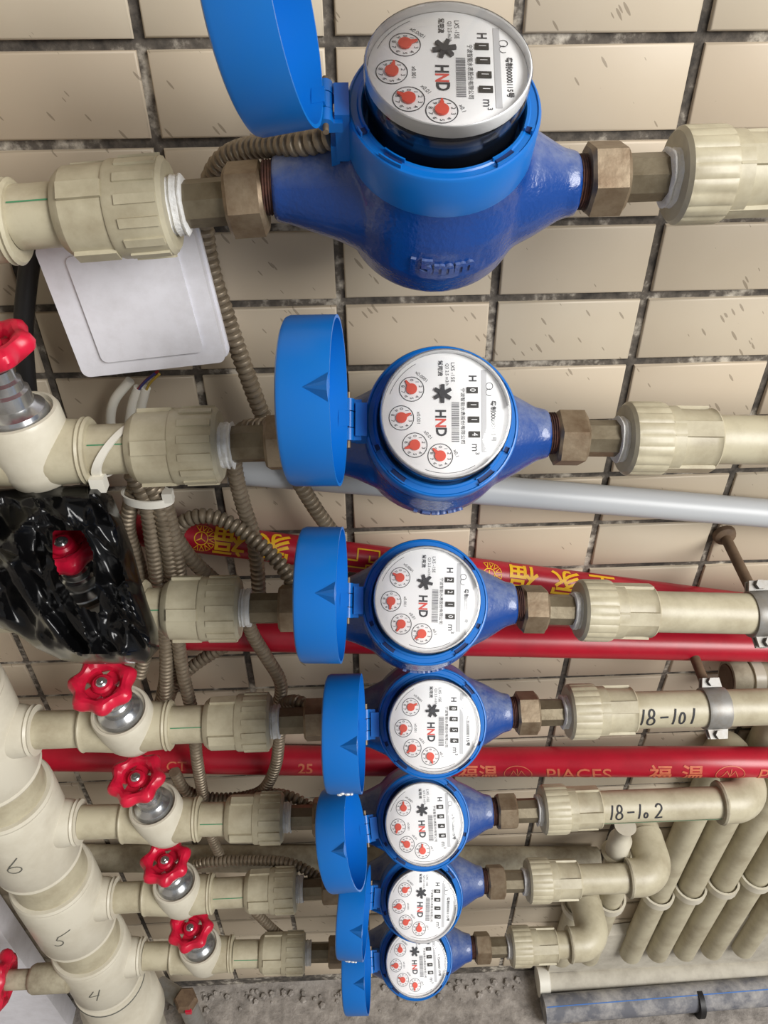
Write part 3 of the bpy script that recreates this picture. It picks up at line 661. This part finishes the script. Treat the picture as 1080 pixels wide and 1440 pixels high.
# ------------------------------------------------------------------ elbows and drops at the right
VXX = [.558, .510, .468, .427, .372, .330, .272]
BY = .4835
def elbow(i, xs):              # from line i's run to the wall, then down
    z = zat(i, xs); e = thing('pipe_elbow', 'cream elbow turning to the wall at the end of the %s line' % ADJ[i], 'pipe fitting', (xs, D, z), group='outer elbows')
    R = .022; pts = [(0, 0, 0), (.012, 0, 0)]+[(.012+R*math.sin(a), R-R*math.cos(a), 0) for a in [PI/2*k/10 for k in range(1, 11)]]+[(.012+R, R+.028, 0)]
    MB().tube(pts, .0205, 32).build('elbow_body', 'ppr', e)
    MB().xl([(-.001, .0165), (-.001, .0208), (.001, .0218), (.003, .0208)], 32).build('socket_lip', 'ppr_dust', e)
    return Vector((xs+.042, D+.042, z))
for i in (4, 5, 6):
    w_ = elbow(i, RE[i] if i < 6 else RE[i])
VZ = [1.115, 1.00, .87, .76, .64, .49, .32]
for i in range(7):
    x = VXX[i]; zt = {4: zat(4, .386), 5: zat(5, .322), 6: zat(6, .28)}.get(i, zat(i, .6)-.05)
    x = {4: RE[4]+.034, 5: RE[5]+.034, 6: RE[6]+.034}.get(i, x)
    dp = thing('drop_pipe', ['cream vertical pipe down the wall, rightmost of all', 'cream vertical pipe down the wall, second from the right', 'cream vertical pipe down the wall, third from the right', 'cream vertical pipe down the wall, fourth from the right', 'cream vertical pipe dropping behind the elbow of the 18-102 pipe', 'cream vertical pipe dropping behind the elbow of the sixth line', 'cream vertical pipe dropping behind the elbow of the lowest line'][i], 'pipe', (x, BY, .1), group='vertical pipes at the wall')
    MB().tube([(0, 0, 0), (0, 0, zt-.1-.02)], .0160, 28).build('pipe_wall', 'ppr', dp)
    R = .0165; pts = [(0, 0, zt-.1-.02), (0, -.001, zt-.1-.012), (0, -.006, zt-.1-.003), (0, -.012, zt-.1), (0, -.018, zt-.1)]
    if i >= 4: MB().tube(pts, .0200, 28).build('elbow_body', 'ppr', dp)
    else: MB().lathe([(.0160, zt-.14), (.0205, zt-.138), (.0205, zt-.11), (.0160, zt-.108)], 28).build('elbow_body', 'ppr', dp)
    cl = thing('pipe_clip', 'cream plastic saddle clip on the %s vertical pipe from the right' % ['first', 'second', 'third', 'fourth', 'fifth', 'sixth', 'seventh'][i], 'clip', (x, BY, .27-.03*(6-i)*0+.012*(6-i)), group='pipe clips at the wall')
    s = MB()
    pts = [(-.0205+.0*k, .021, 0) for k in range(1)]+[(.0185*math.cos(a), .0185*math.sin(a), 0) for a in [PI-.5+(PI+1.0)*k/14 for k in range(15)]]+[(.0205, .021, 0)]
    n = len(pts); vs = []
    for (px, py, _) in pts:
        ln = math.hypot(px, py); ux, uy = px/ln, py/ln
        vs += [(px, py, -.006), (px, py, .006), (px+ux*.003, py+uy*.003, .006), (px+ux*.003, py+uy*.003, -.006)]
    fs = []
    for k in range(n-1):
        for q in range(4): fs.append((4*k+q, 4*k+(q+1) % 4, 4*k+4+(q+1) % 4, 4*k+4+q))
    fs += [(0, 1, 2, 3), (4*n-4, 4*n-3, 4*n-2, 4*n-1)]
    s.add(vs, fs).build('clip_band', 'ppr_bright', cl); 

# ------------------------------------------------------------------ pipes along the wall
PY = .482
def wall_pipe(name, label, pa, pb, r, m, Y=PY, ext=(.0, .0)):
    a, b = at(*pa, Y), at(*pb, Y); d = (b-a).normalized(); a = a-d*ext[0]; b = b+d*ext[1]
    o = thing(name, label, 'pipe', a); MB().tube([(0, 0, 0), b-a], r, 36).build('pipe_wall', m, o); return o, a, b
wall_pipe('grey_pipe', 'light grey plastic pipe sloping across the wall behind the second meter', (360, 662), (1080, 722), .0118, 'grey', ext=(.02, .06))
o1, a1, b1 = wall_pipe('red_pipe', 'red pipe with yellow Chinese characters behind the third meter', (190, 745), (850, 828), .0125, 'redpipe', .484, (.05, .15))
o2, a2, b2 = wall_pipe('red_pipe', 'plain red pipe passing below the third meter', (270, 890), (1080, 908), .0155, 'redpipe', .481, (.12, .05))
q3 = [(-120, 1062, .4835), (100, 1063, .4835), (400, 1069, .4835), (640, 1071, .4825), (760, 1071, .471), (880, 1071, .456), (980, 1071, .447), (1080, 1072, .444), (1300, 1074, .444)]
a3 = at(*q3[0]); o3 = thing('red_pipe', 'red pipe with faded gold lettering passing below the fourth meter', 'pipe', a3); SP3 = [p-a3 for p in smooth_path([at(*q) for q in q3], .01)]
MB().tube(SP3, .0155, 36).build('pipe_wall', 'redpipe', o3)
class Along:                     # like Cyl but following the bent pipe
    r = .0155
    def __call__(s, a, t, lift=.0004):
        k = min(range(len(SP3)-1), key=lambda j: abs((SP3[j].x+SP3[j+1].x)/2-a)); p0, p1 = SP3[k], SP3[k+1]; d = (p1-p0); p = p0+d*((a-p0.x)/d.x)
        return Cyl(p, d, s.r, (0, -.97, .28))(0, t, lift)
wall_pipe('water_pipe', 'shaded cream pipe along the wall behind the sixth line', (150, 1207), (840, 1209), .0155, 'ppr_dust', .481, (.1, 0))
s = MB()
VD = Vector((0, -.75, .66))
c1 = Cyl((0, 0, 0), b1-a1, .0125, VD, 1); L1 = lambda px, py: (at(px, py, .475)-a1).dot((b1-a1).normalized())
def printed(name, m, o, fn):
    k = MB(); fn(k); return k.build(name, m, o)
for base in (0, 1):
    pxs = ((283, 757), (322, 765), (385, 775)) if base == 0 else ((688, 806), (735, 815), (795, 822))
    for ch, p in (('福', pxs[1]), ('家', pxs[2]), ('全', (845, 832) if base else None)):
        if p: printed('printed_character', 'yellow', o1, lambda k: wrap_text(k, ch, .027, c1, L1(*p), 0, PI, .0004, 1.0))
    sx = L1(*pxs[0])
    def emblem(k):
        for j in range(9):
            a = math.radians(-110+j*27); ribbon(k, [(sx+.006*math.cos(a), .006*math.sin(a)), (sx+.0112*math.cos(a-.18), .0112*math.sin(a-.18)), (sx+.0112*math.cos(a+.18), .0112*math.sin(a+.18)), (sx+.006*math.cos(a), .006*math.sin(a))], .0006, c1)
        ribbon(k, arc(sx, 0, .0052, .0052, 0, 360, 20), .0008, c1)
        for j in range(3): a = math.radians(90+120*j); ribbon(k, [(sx, 0), (sx+.004*math.cos(a), .004*math.sin(a))], .0008, c1)
    printed('printed_emblem', 'yellow', o1, emblem)
kx = L1(515, 790)
for q in ([(-.016, -.002), (-.008, -.002), (-.008, .008), (.010, .008), (.010, -.002), (.002, -.002), (.002, .003)], [(-.016, -.008), (.0, -.008), (.0, -.005), (.012, -.005), (.012, -.011)]): printed('printed_key_pattern', 'yellow', o1, lambda k: ribbon(k, [(kx+p[0], p[1]) for p in q], .0014, c1))
s = MB(); c3 = Along()
def L3(px): return min((abs(pj(c3(k*.002, 0)+a3)[0]-px), k*.002) for k in range(0, 520))[1]
wrap_text(s, 'PIACES', .021, c3, L3(812), -.0032, 0, .0001, 1.0); wrap_text(s, '福', .022, c3, L3(928), -.0025, 0, .0004); wrap_text(s, '温', .022, c3, L3(974), -.0025, 0, .0004); wrap_text(s, 'PIACES', .021, c3, L3(1112), -.0032)
wrap_text(s, '福温', .022, c3, L3(672), -.0025, 0, .0004)
for px in (728, 1027): 
    sx = L3(px); ribbon(s, arc(sx, -.003, .014, .010, 0, 360, 30), .0008, c3); ribbon(s, [(sx-.009, -.008), (sx-.004, .002), (sx, -.006), (sx+.004, .002), (sx+.009, -.008)], .0008, c3); ribbon(s, [(sx, .004), (sx, -.008)], .0008, c3)
wrap_text(s, '25', .016, c3, L3(430), .002, 0, .0003); wrap_text(s, 'HDS', .016, c3, L3(492), .002, 0, .0003); wrap_text(s, 'CT', .016, c3, L3(248), .002)
s.build('faded_lettering', 'goldprint', o3)
# bottom pipes
bp_ = thing('floor_pipe', 'cream pipe lying on the floor along the wall, lower right', 'pipe', (.26, .480, .0175)); MB().tube([(0, 0, 0), (.55, .004, .006)], .0165, 28).build('pipe_wall', 'cement', bp_)
MB().xl([(-.006, .0165), (-.006, .0215), (.010, .0215), (.012, .0165)], 28).build('end_fitting', 'tie', bp_)
bn = MB(); bench = [(.27, .13), (.33, .15), (.42, .165), (.52, .195), (.62, .21), (.85, .23)]
vs, fs = [], []
rnd = random.Random(5)
for x, z in bench:
    vs += [(x, .4985, z+.012), (x, .488, z), (x, .486, .034), (x, .4985, .034)]
for k in range(len(bench)-1):
    for q in range(4): fs.append((4*k+q, 4*k+(q+1) % 4, 4*k+4+(q+1) % 4, 4*k+4+q))
fs += [(0, 1, 2, 3), tuple(4*(len(bench)-1)+q for q in range(4))]
tag(MB().add(vs, fs).build('cement_patch', 'cement'), 'pale cement haunch where the vertical pipes meet the floor', 'cement')
p0, p1 = at(860, 1424, .452), at(1066, 1397, .452)
pe = thing('black_pipe', 'dusty dark pipe with a blue stripe on the floor, bottom right corner', 'pipe', (p0.x-.12, .44, .020)); v_ = Vector((.45, .012, .002))
MB().tube([(0, 0, 0), v_], .020, 28).build('pipe_wall', 'pe', pe)
s = MB(); ribbon(s, [(.002, 0), (.448, 0)], .0014, Cyl((0, 0, 0), v_, .020, (0, -.2, 1), 1)); s.build('stripe', 'bluestripe', pe)
MB().xl([(.235, .0195), (.235, .0225), (.243, .0225), (.243, .0195)], 28).build('joint_ring', 'cable', pe)
# rubble at the wall foot
rub = MB(); rn = random.Random(9)
for k in range(260):
    x = rn.uniform(-.6, .62); y = .492-abs(rn.gauss(0, .012)); r = rn.uniform(.002, .006)
    if .24 < x and y > .455: continue
    rub.lathe([(r*.5, 0), (r, r*.5), (r*.6, r*1.1)], 5, Matrix.Translation((x, y, -.001)) @ Matrix.Rotation(rn.uniform(0, 6), 4, 'Z'))
tag(rub.build('mortar_crumbs', 'floor'), 'crumbs of grey mortar along the foot of the wall', 'rubble', kind='stuff')
# white board at the left
wb = at(10, 1250, .46)
bo = thing('white_board', 'blank white board standing on the floor left of the riser', 'board', (-.60, .465, 0)); MB().box((.008, 0, .205), (.25, .03, .41)).build('panel', 'box', bo); MB().box((.008, -.0155, .407), (.25, .002, .006)).build('edge_strip', 'tie', bo)

# ------------------------------------------------------------------ brackets
def bracket(i, x, label, open_end):
    z = zat(i, x); b = thing('pipe_clamp', label, 'clamp', (x, D, z), group='pipe clamps on wall rods')
    MB().tube([(0, .018, .004), (0, WY-D, .010)], .0045, 14).build('rod', 'rod', b)
    MB().lathe([(.010, 0), (.009, .004), (.006, .006)], 16, Matrix.Translation((0, WY-D, .010)) @ Matrix.Rotation(PI/2, 4, 'X')).build('anchor', 'rod', b)
    s = MB(); n = 40
    s.xl([(-.010, .0163), (-.010, .0180), (-.008, .0185), (.008, .0185), (.010, .0180), (.010, .0163)], 40); s.build('band', 'zinc', b)
    for q in (-.94, 2.2):
        m = Matrix.Rotation(q, 4, 'X')
        for y in (-.0028, .0028): MB().prism([(-.009, .017), (.009, .017), (.0075, .026), (-.0075, .026)], y-.0011, y+.0011, m @ Matrix(((1, 0, 0, 0), (0, 0, 1, 0), (0, 1, 0, 0), (0, 0, 0, 1)))).build('clamp_ear', 'zinc', b)
        MB().lathe([(.0040, -.0075), (.0040, -.0045), (.0020, -.0045), (.0020, .0045), (.0040, .0045), (.0040, .0075)], 6, m @ Matrix.Translation((0, 0, .0225)) @ Matrix.Rotation(PI/2, 4, 'X')).build('clamp_bolt', 'zinc', b)
bracket(2, .312, 'zinc pipe clamp with rusty wall rod on the third line at right edge', 0)
bracket(3, .305, 'zinc pipe clamp with rusty wall rod right of the 18-101 marking', 0)
ep = at(1022, 955, .474)
eb = thing('pipe_elbow', 'cream pipe end with its shaded opening painted dark, at the right edge just above the 18-101 pipe', 'pipe fitting', ep)
MB().xl([(0, .013), (0, .0185), (.004, .0200), (.016, .0200), (.018, .0165), (.055, .0165)], 32).build('socket', 'ppr_dust', eb); MB().xl([(-.0012, .0145), (.0005, .0150)], 28).build('bore', 'rod', eb)  # flat dark disc paints the shade inside the pipe mouth
MB().xl([(.020, .0166), (.020, .0190), (.030, .0190), (.030, .0166)], 28).build('clip_band', 'ppr_bright', eb)
bk = thing('pipe_clip', 'pale capped pipe bracket hanging between the 18-102 pipe and the elbow below', 'clip', (.283, D+.03, zat(5, .28)+.035))
MB().lathe([(.011, -.035), (.013, -.030), (.013, -.005), (.009, 0), (.009, .02), (.012, .024)], 24).build('stub', 'ppr_bright', bk); MB().lathe([(.015, -.038), (.0165, -.034), (.013, -.030)], 24).build('collar', 'ppr', bk)

# ------------------------------------------------------------------ junction box, cables, conduits
BYF = .452
c0, c1_, c2, c3_ = at(48, 345, BYF), at(278, 322, BYF), at(312, 508, BYF), at(116, 533, BYF)
cen = (c0+c1_+c2+c3_)/4; ux = ((c1_-c0)+(c2-c3_)).normalized(); uz = Vector((0, -1, 0)).cross(ux)*-1; uz = ux.cross(Vector((0, 1, 0))).normalized()
wd, ht = ((c1_-c0).length+(c2-c3_).length)/2, ((c0-c3_).length+(c1_-c2).length)/2
jb = thing('junction_box', 'white plastic junction box on the tiles behind the topmost pipe', 'junction box', (cen.x, BYF, cen.z))
jb.rotation_euler = (0, -math.atan2(ux.z, ux.x), 0)
def rrect(w_, h_, r, n=5):
    p = []
    for sx, sz, a0 in ((1, 1, 0), (-1, 1, 90), (-1, -1, 180), (1, -1, 270)):
        for k in range(n+1):
            a = math.radians(a0+90*k/n); p.append((sx*(w_/2-r)+r*math.cos(a), sz*(h_/2-r)+r*math.sin(a)))
    return p
RXm = Matrix.Rotation(PI/2, 4, 'X')   # z -> -y
MB().prism(rrect(wd, ht, .005), -.046, 0.0, RXm).build('case', 'box', jb, 30)
MB().prism(rrect(wd+.003, ht+.003, .006), -.012, -.009, RXm).build('seam', 'box', jb, 30)
MB().prism(rrect(wd*.70, ht*.80, .004), 0, .0018, RXm @ Matrix.Translation((.002, .001, 0))).build('cover_panel', 'box', jb, 30)
def path(pts): return smooth_path([at(*p) for p in pts])
def cable(name, label, pts, r, m, cat='cable', group=None):
    q = path(pts); o = thing(name, label, cat, q[0], group=group); MB().tube([p-q[0] for p in q], r, 12).build('sheath', m, o, 60); return o
cable('power_cable', 'thick black cable hanging between white box and left handwheel', [(48, 330, .478), (38, 400, .478), (33, 470, .478), (38, 540, .478), (45, 600, .482)], .0062, 'cable')
for k, (p, l) in enumerate((([(183, 535, .475), (160, 565, .475), (156, 600, .475), (170, 650, .468)], 'left white cable under the junction box'), ([(195, 545, .474), (186, 570, .474), (182, 605, .472), (186, 655, .468)], 'middle white cable under the junction box'), ([(205, 545, .473), (198, 575, .474), (196, 605, .472), (200, 655, .468)], 'right white cable under the junction box'))):
    cable('signal_cable', l, p, .0034, 'tie', group='white cables under the box')
for k, (p, mm_) in enumerate((([(222, 522, .462), (205, 535, .468), (190, 552, .474)], 'wire_red'), ([(218, 525, .462), (203, 538, .468), (192, 552, .474)], 'wire_blue'), ([(224, 526, .462), (210, 540, .468), (203, 556, .474)], 'wire_yellow'))):
    cable('thin_wire', '%s thin wire poking from under the junction box' % ('dark red', 'blue', 'yellow')[k], p, .0009, mm_, 'wire')
def conduit(label, pts, r=.0062, pitch=.0050):
    q = smooth_path([at(*p) for p in pts], .003)
    # even resampling
    out = [q[0]]; acc = 0; st = pitch/4; prev = q[0]
    for p in q[1:]:
        d = (p-prev).length
        while acc+d >= st:
            t = (st-acc)/d; prev = prev+(p-prev)*t; out.append(prev); d = (p-prev).length; acc = 0
        acc += d; prev = p
    o = thing('flexible_conduit', label, 'conduit', out[0], group='corrugated steel conduits')
    prof = (0, .85, 1, .85)
    MB().tube([p-out[0] for p in out], lambda i: r*(.62+.38*prof[i % 4]), 12).build('corrugated_hose', 'conduit', o, 35); return o
CON = [
 ('corrugated steel conduit arching over the topmost tailpiece and down past the white box', [(470, 192, .40), (420, 203, .41), (360, 207, .435), (318, 222, .452), (296, 255, .462), (287, 310, .468), (297, 380, .472), (320, 450, .474), (345, 520, .474), (372, 590, .476), (405, 650, .462), (440, 710, .464), (470, 752, .468)]),
 ('corrugated steel conduit looping behind the second union and down over the red pipe', [(400, 596, .43), (370, 600, .436), (344, 604, .446), (330, 625, .455), (330, 660, .458), (342, 710, .464), (355, 750, .466), (362, 800, .464), (364, 835, .462)]),
 ('corrugated steel conduit arching over the red pipe to the third cap', [(420, 835, .43), (395, 795, .44), (355, 757, .452), (315, 732, .460), (280, 726, .462), (252, 742, .462), (240, 790, .462)]),
 ('corrugated steel conduit slanting from bundle to the third union', [(215, 700, .448), (240, 745, .450), (268, 785, .455), (300, 815, .462), (330, 840, .466)]),
 ('corrugated steel conduit in the bundle, leftmost strand', [(196, 668, .450), (185, 705, .450), (180, 745, .455), (196, 800, .460), (205, 860, .462), (206, 910, .462), (196, 950, .462)]),
 ('corrugated steel conduit in the bundle, second strand from the left', [(184, 664, .444), (205, 705, .444), (214, 760, .446), (221, 810, .450), (228, 860, .456), (234, 920, .456), (232, 985, .458), (228, 1010, .462)]),
 ('corrugated steel conduit in the bundle, middle strand', [(195, 668, .448), (213, 705, .448), (227, 765, .450), (236, 830, .456), (240, 900, .462), (230, 970, .464), (222, 1000, .466)]),
 ('corrugated steel conduit in the bundle, long strand reaching below the fourth line', [(198, 668, .446), (222, 705, .445), (235, 760, .446), (243, 815, .450), (248, 880, .456), (258, 950, .456), (272, 1010, .455), (276, 1060, .452), (284, 1110, .456), (295, 1170, .462), (312, 1208, .462)]),
 ('corrugated steel conduit in the bundle, rightmost strand', [(205, 670, .448), (228, 700, .447), (242, 745, .448), (250, 790, .450), (253, 828, .456), (251, 880, .464), (243, 940, .468), (236, 985, .468)]),
 ('corrugated steel conduit crossing the tiles below the third union', [(352, 893, .478), (310, 912, .476), (270, 938, .472), (244, 965, .470), (232, 1000, .468)]),
 ('corrugated steel conduit swinging right below the third union', [(346, 850, .452), (352, 885, .455), (372, 920, .458), (393, 955, .460), (394, 980, .462), (382, 1000, .464)]),
 ('corrugated steel conduit from the fourth cap curling below its union', [(470, 1010, .42), (440, 996, .425), (415, 986, .435), (397, 995, .445), (393, 1030, .450), (388, 1075, .452), (372, 1108, .456), (345, 1120, .462), (300, 1122, .464), (262, 1112, .464), (245, 1085, .464)]),
 ('corrugated steel conduit from the fifth cap over its union', [(460, 1152, .42), (435, 1135, .43), (412, 1122, .437), (385, 1117, .445), (345, 1122, .455)]),
 ('corrugated steel conduit from the sixth cap along the shaded pipe', [(470, 1250, .42), (442, 1230, .43), (405, 1213, .44), (350, 1210, .450), (295, 1212, .455), (275, 1216, .458)]),
 ('corrugated steel conduit from the lowest cap rising to the sixth union', [(490, 1350, .42), (460, 1342, .425), (425, 1332, .432), (390, 1312, .44), (355, 1278, .448), (335, 1255, .452)]),
]
for l, p in CON: conduit(l, p)
# zip ties
def tie(label, c, R, nrm, head, w_=.005):
    o = thing('zip_tie', label, 'zip tie', c); m = rotz_to(nrm)
    MB().lathe([(R, -w_/2), (R+.0014, -w_/2), (R+.0014, w_/2), (R, w_/2), (R, -w_/2)], 36, m, close0=False, close1=False).build('strap', 'tie', o)
    MB().box(head, (.009, .007, .009)).build('lock_head', 'tie', o)
x_ = at(152, 630, D-.01).x
zt_ = thing('zip_tie', 'white zip tie wrapped slantwise round the second inlet pipe', 'zip tie', (x_+.004, D, zat(1, x_)))
vs, fs = [], []
for k in range(37):
    q = 2*PI*k/36
    for R_ in (.0164, .0178):
        for dx in (-.0026, .0026): y, z = R_*math.cos(q), R_*math.sin(q); vs.append((dx+.62*y+.50*z, y, z))
for k in range(36):
    a, b = 4*k, 4*k+4; fs += [(a, a+1, b+1, b), (a+2, b+2, b+3, a+3), (a, b, b+2, a+2), (a+1, a+3, b+3, b+1)]
MB().add(vs, fs).build('strap', 'tie', zt_); MB().box((-.0135, -.0155, -.0145), (.009, .008, .010)).build('lock_head', 'tie', zt_)
p_ = at(208, 698, .447)
zt_ = thing('zip_tie', 'white zip tie around the conduit bundle', 'zip tie', p_); pts = [(.0165*math.cos(a), .0095*math.sin(a), -.002*math.cos(a)) for a in [2*PI*k/32 for k in range(33)]]
s = MB(); vs, fs = [], []
for x, y, z in pts: vs += [(x, y, z-.0032), (x, y, z+.0032), (x*1.09, y*1.14, z+.0032), (x*1.09, y*1.14, z-.0032)]
for k in range(32):
    for q in range(4): fs.append((4*k+q, 4*k+(q+1) % 4, 4*k+4+(q+1) % 4, 4*k+4+q))
s.add(vs, fs).build('strap', 'tie', zt_); MB().box((.0155, -.004, .003), (.007, .007, .008)).build('lock_head', 'tie', zt_)

# ------------------------------------------------------------------ black bag over the third valve
OUT = [(-70, 694), (-30, 690), (30, 686), (90, 683), (140, 680), (158, 698), (172, 730), (186, 770), (197, 810), (208, 848), (222, 885), (224, 912), (206, 932), (160, 934), (118, 934), (86, 928), (52, 912), (24, 892), (-30, 872), (-70, 862)]
SLIT = [(76, 748), (114, 748), (131, 780), (130, 805), (140, 862), (110, 850), (86, 815), (77, 785)]
def inside(p, poly):
    r = False
    for (x0, y0), (x1, y1) in zip(poly, poly[1:]+poly[:1]):
        if (y0 > p[1]) != (y1 > p[1]) and p[0] < (x1-x0)*(p[1]-y0)/(y1-y0)+x0: r = not r
    return r
def dist(p, poly):
    b = 1e9; P_ = Vector(p)
    for a, c in zip(poly, poly[1:]+poly[:1]):
        a, c = Vector(a), Vector(c); t = max(0, min(1, (P_-a).dot(c-a)/(c-a).length_squared)); b = min(b, (P_-a-(c-a)*t).length)
    return b
bagv = {}; vs, fs = [], []; stp = 3
def bagY(x, y, front):
    d = min(dist((x, y), OUT), 40)/40; bul = math.sqrt(max(0, 1-(1-d)**2))
    def crease(fx, fy, z, k):
        dd, _ = noise.voronoi(Vector(((x-.55*y)*fx, (y+.55*x)*fy, z))); return max(0, 1-(dd[1]-dd[0])*k)
    n1 = noise.noise(Vector((x*.016, y*.016, .3)))
    e1 = min(1, dist((x, y), OUT)/14); e2 = min(1, dist((x, y), OUT)/115); bul = e1
    base = .408-.00030*max(0, y-740)
    if front: return base-.006*math.sqrt(1-(1-e1)**2)-.026*(e2*e2*(3-2*e2))*(1 if y < 800 else max(0, 1-(y-800)/130))-.006*n1*bul-bul*(.0110*crease(.0125, .0055, 3.3, 2.4)+.0055*crease(.028, .012, 7.7, 2.2))
    return min(base+.012+.030*bul, .44)
for front in (True, False):
    for a in range(-70, 233, stp):
        for b in range(674, 946, stp):
            x, y = a, b
            if not inside((x, y), OUT):
                # pull near-outside points on to the outline
                if dist((x, y), OUT) > stp*.75: continue
                best = None
                for p, c in zip(OUT, OUT[1:]+OUT[:1]):
                    p, c = Vector(p), Vector(c); t = max(0, min(1, (Vector((x, y))-p).dot(c-p)/(c-p).length_squared)); k = p+(c-p)*t; dd = (k-Vector((x, y))).length
                    if best is None or dd < best[0]: best = (dd, k)
                x, y = best[1]
            if front and inside((x, y), SLIT): continue
            bagv[(front, a, b)] = len(vs); vs.append(tuple(at(x, y, bagY(x, y, front))))
    for a in range(-70, 233, stp):
        for b in range(674, 946, stp):
            k = [(front, a, b), (front, a+stp, b), (front, a+stp, b+stp), (front, a, b+stp)]; k = [bagv[q] for q in k if q in bagv]
            if len(k) >= 3: fs.append(tuple(k))
org = at(110, 850, .41)
bg_ = MB().add([tuple(Vector(v)-org) for v in vs], fs).build('plastic_bag', 'bag', None, 60); bg_.location = org
tag(bg_, 'crumpled black plastic bag wrapped over the third valve at left', 'plastic bag')
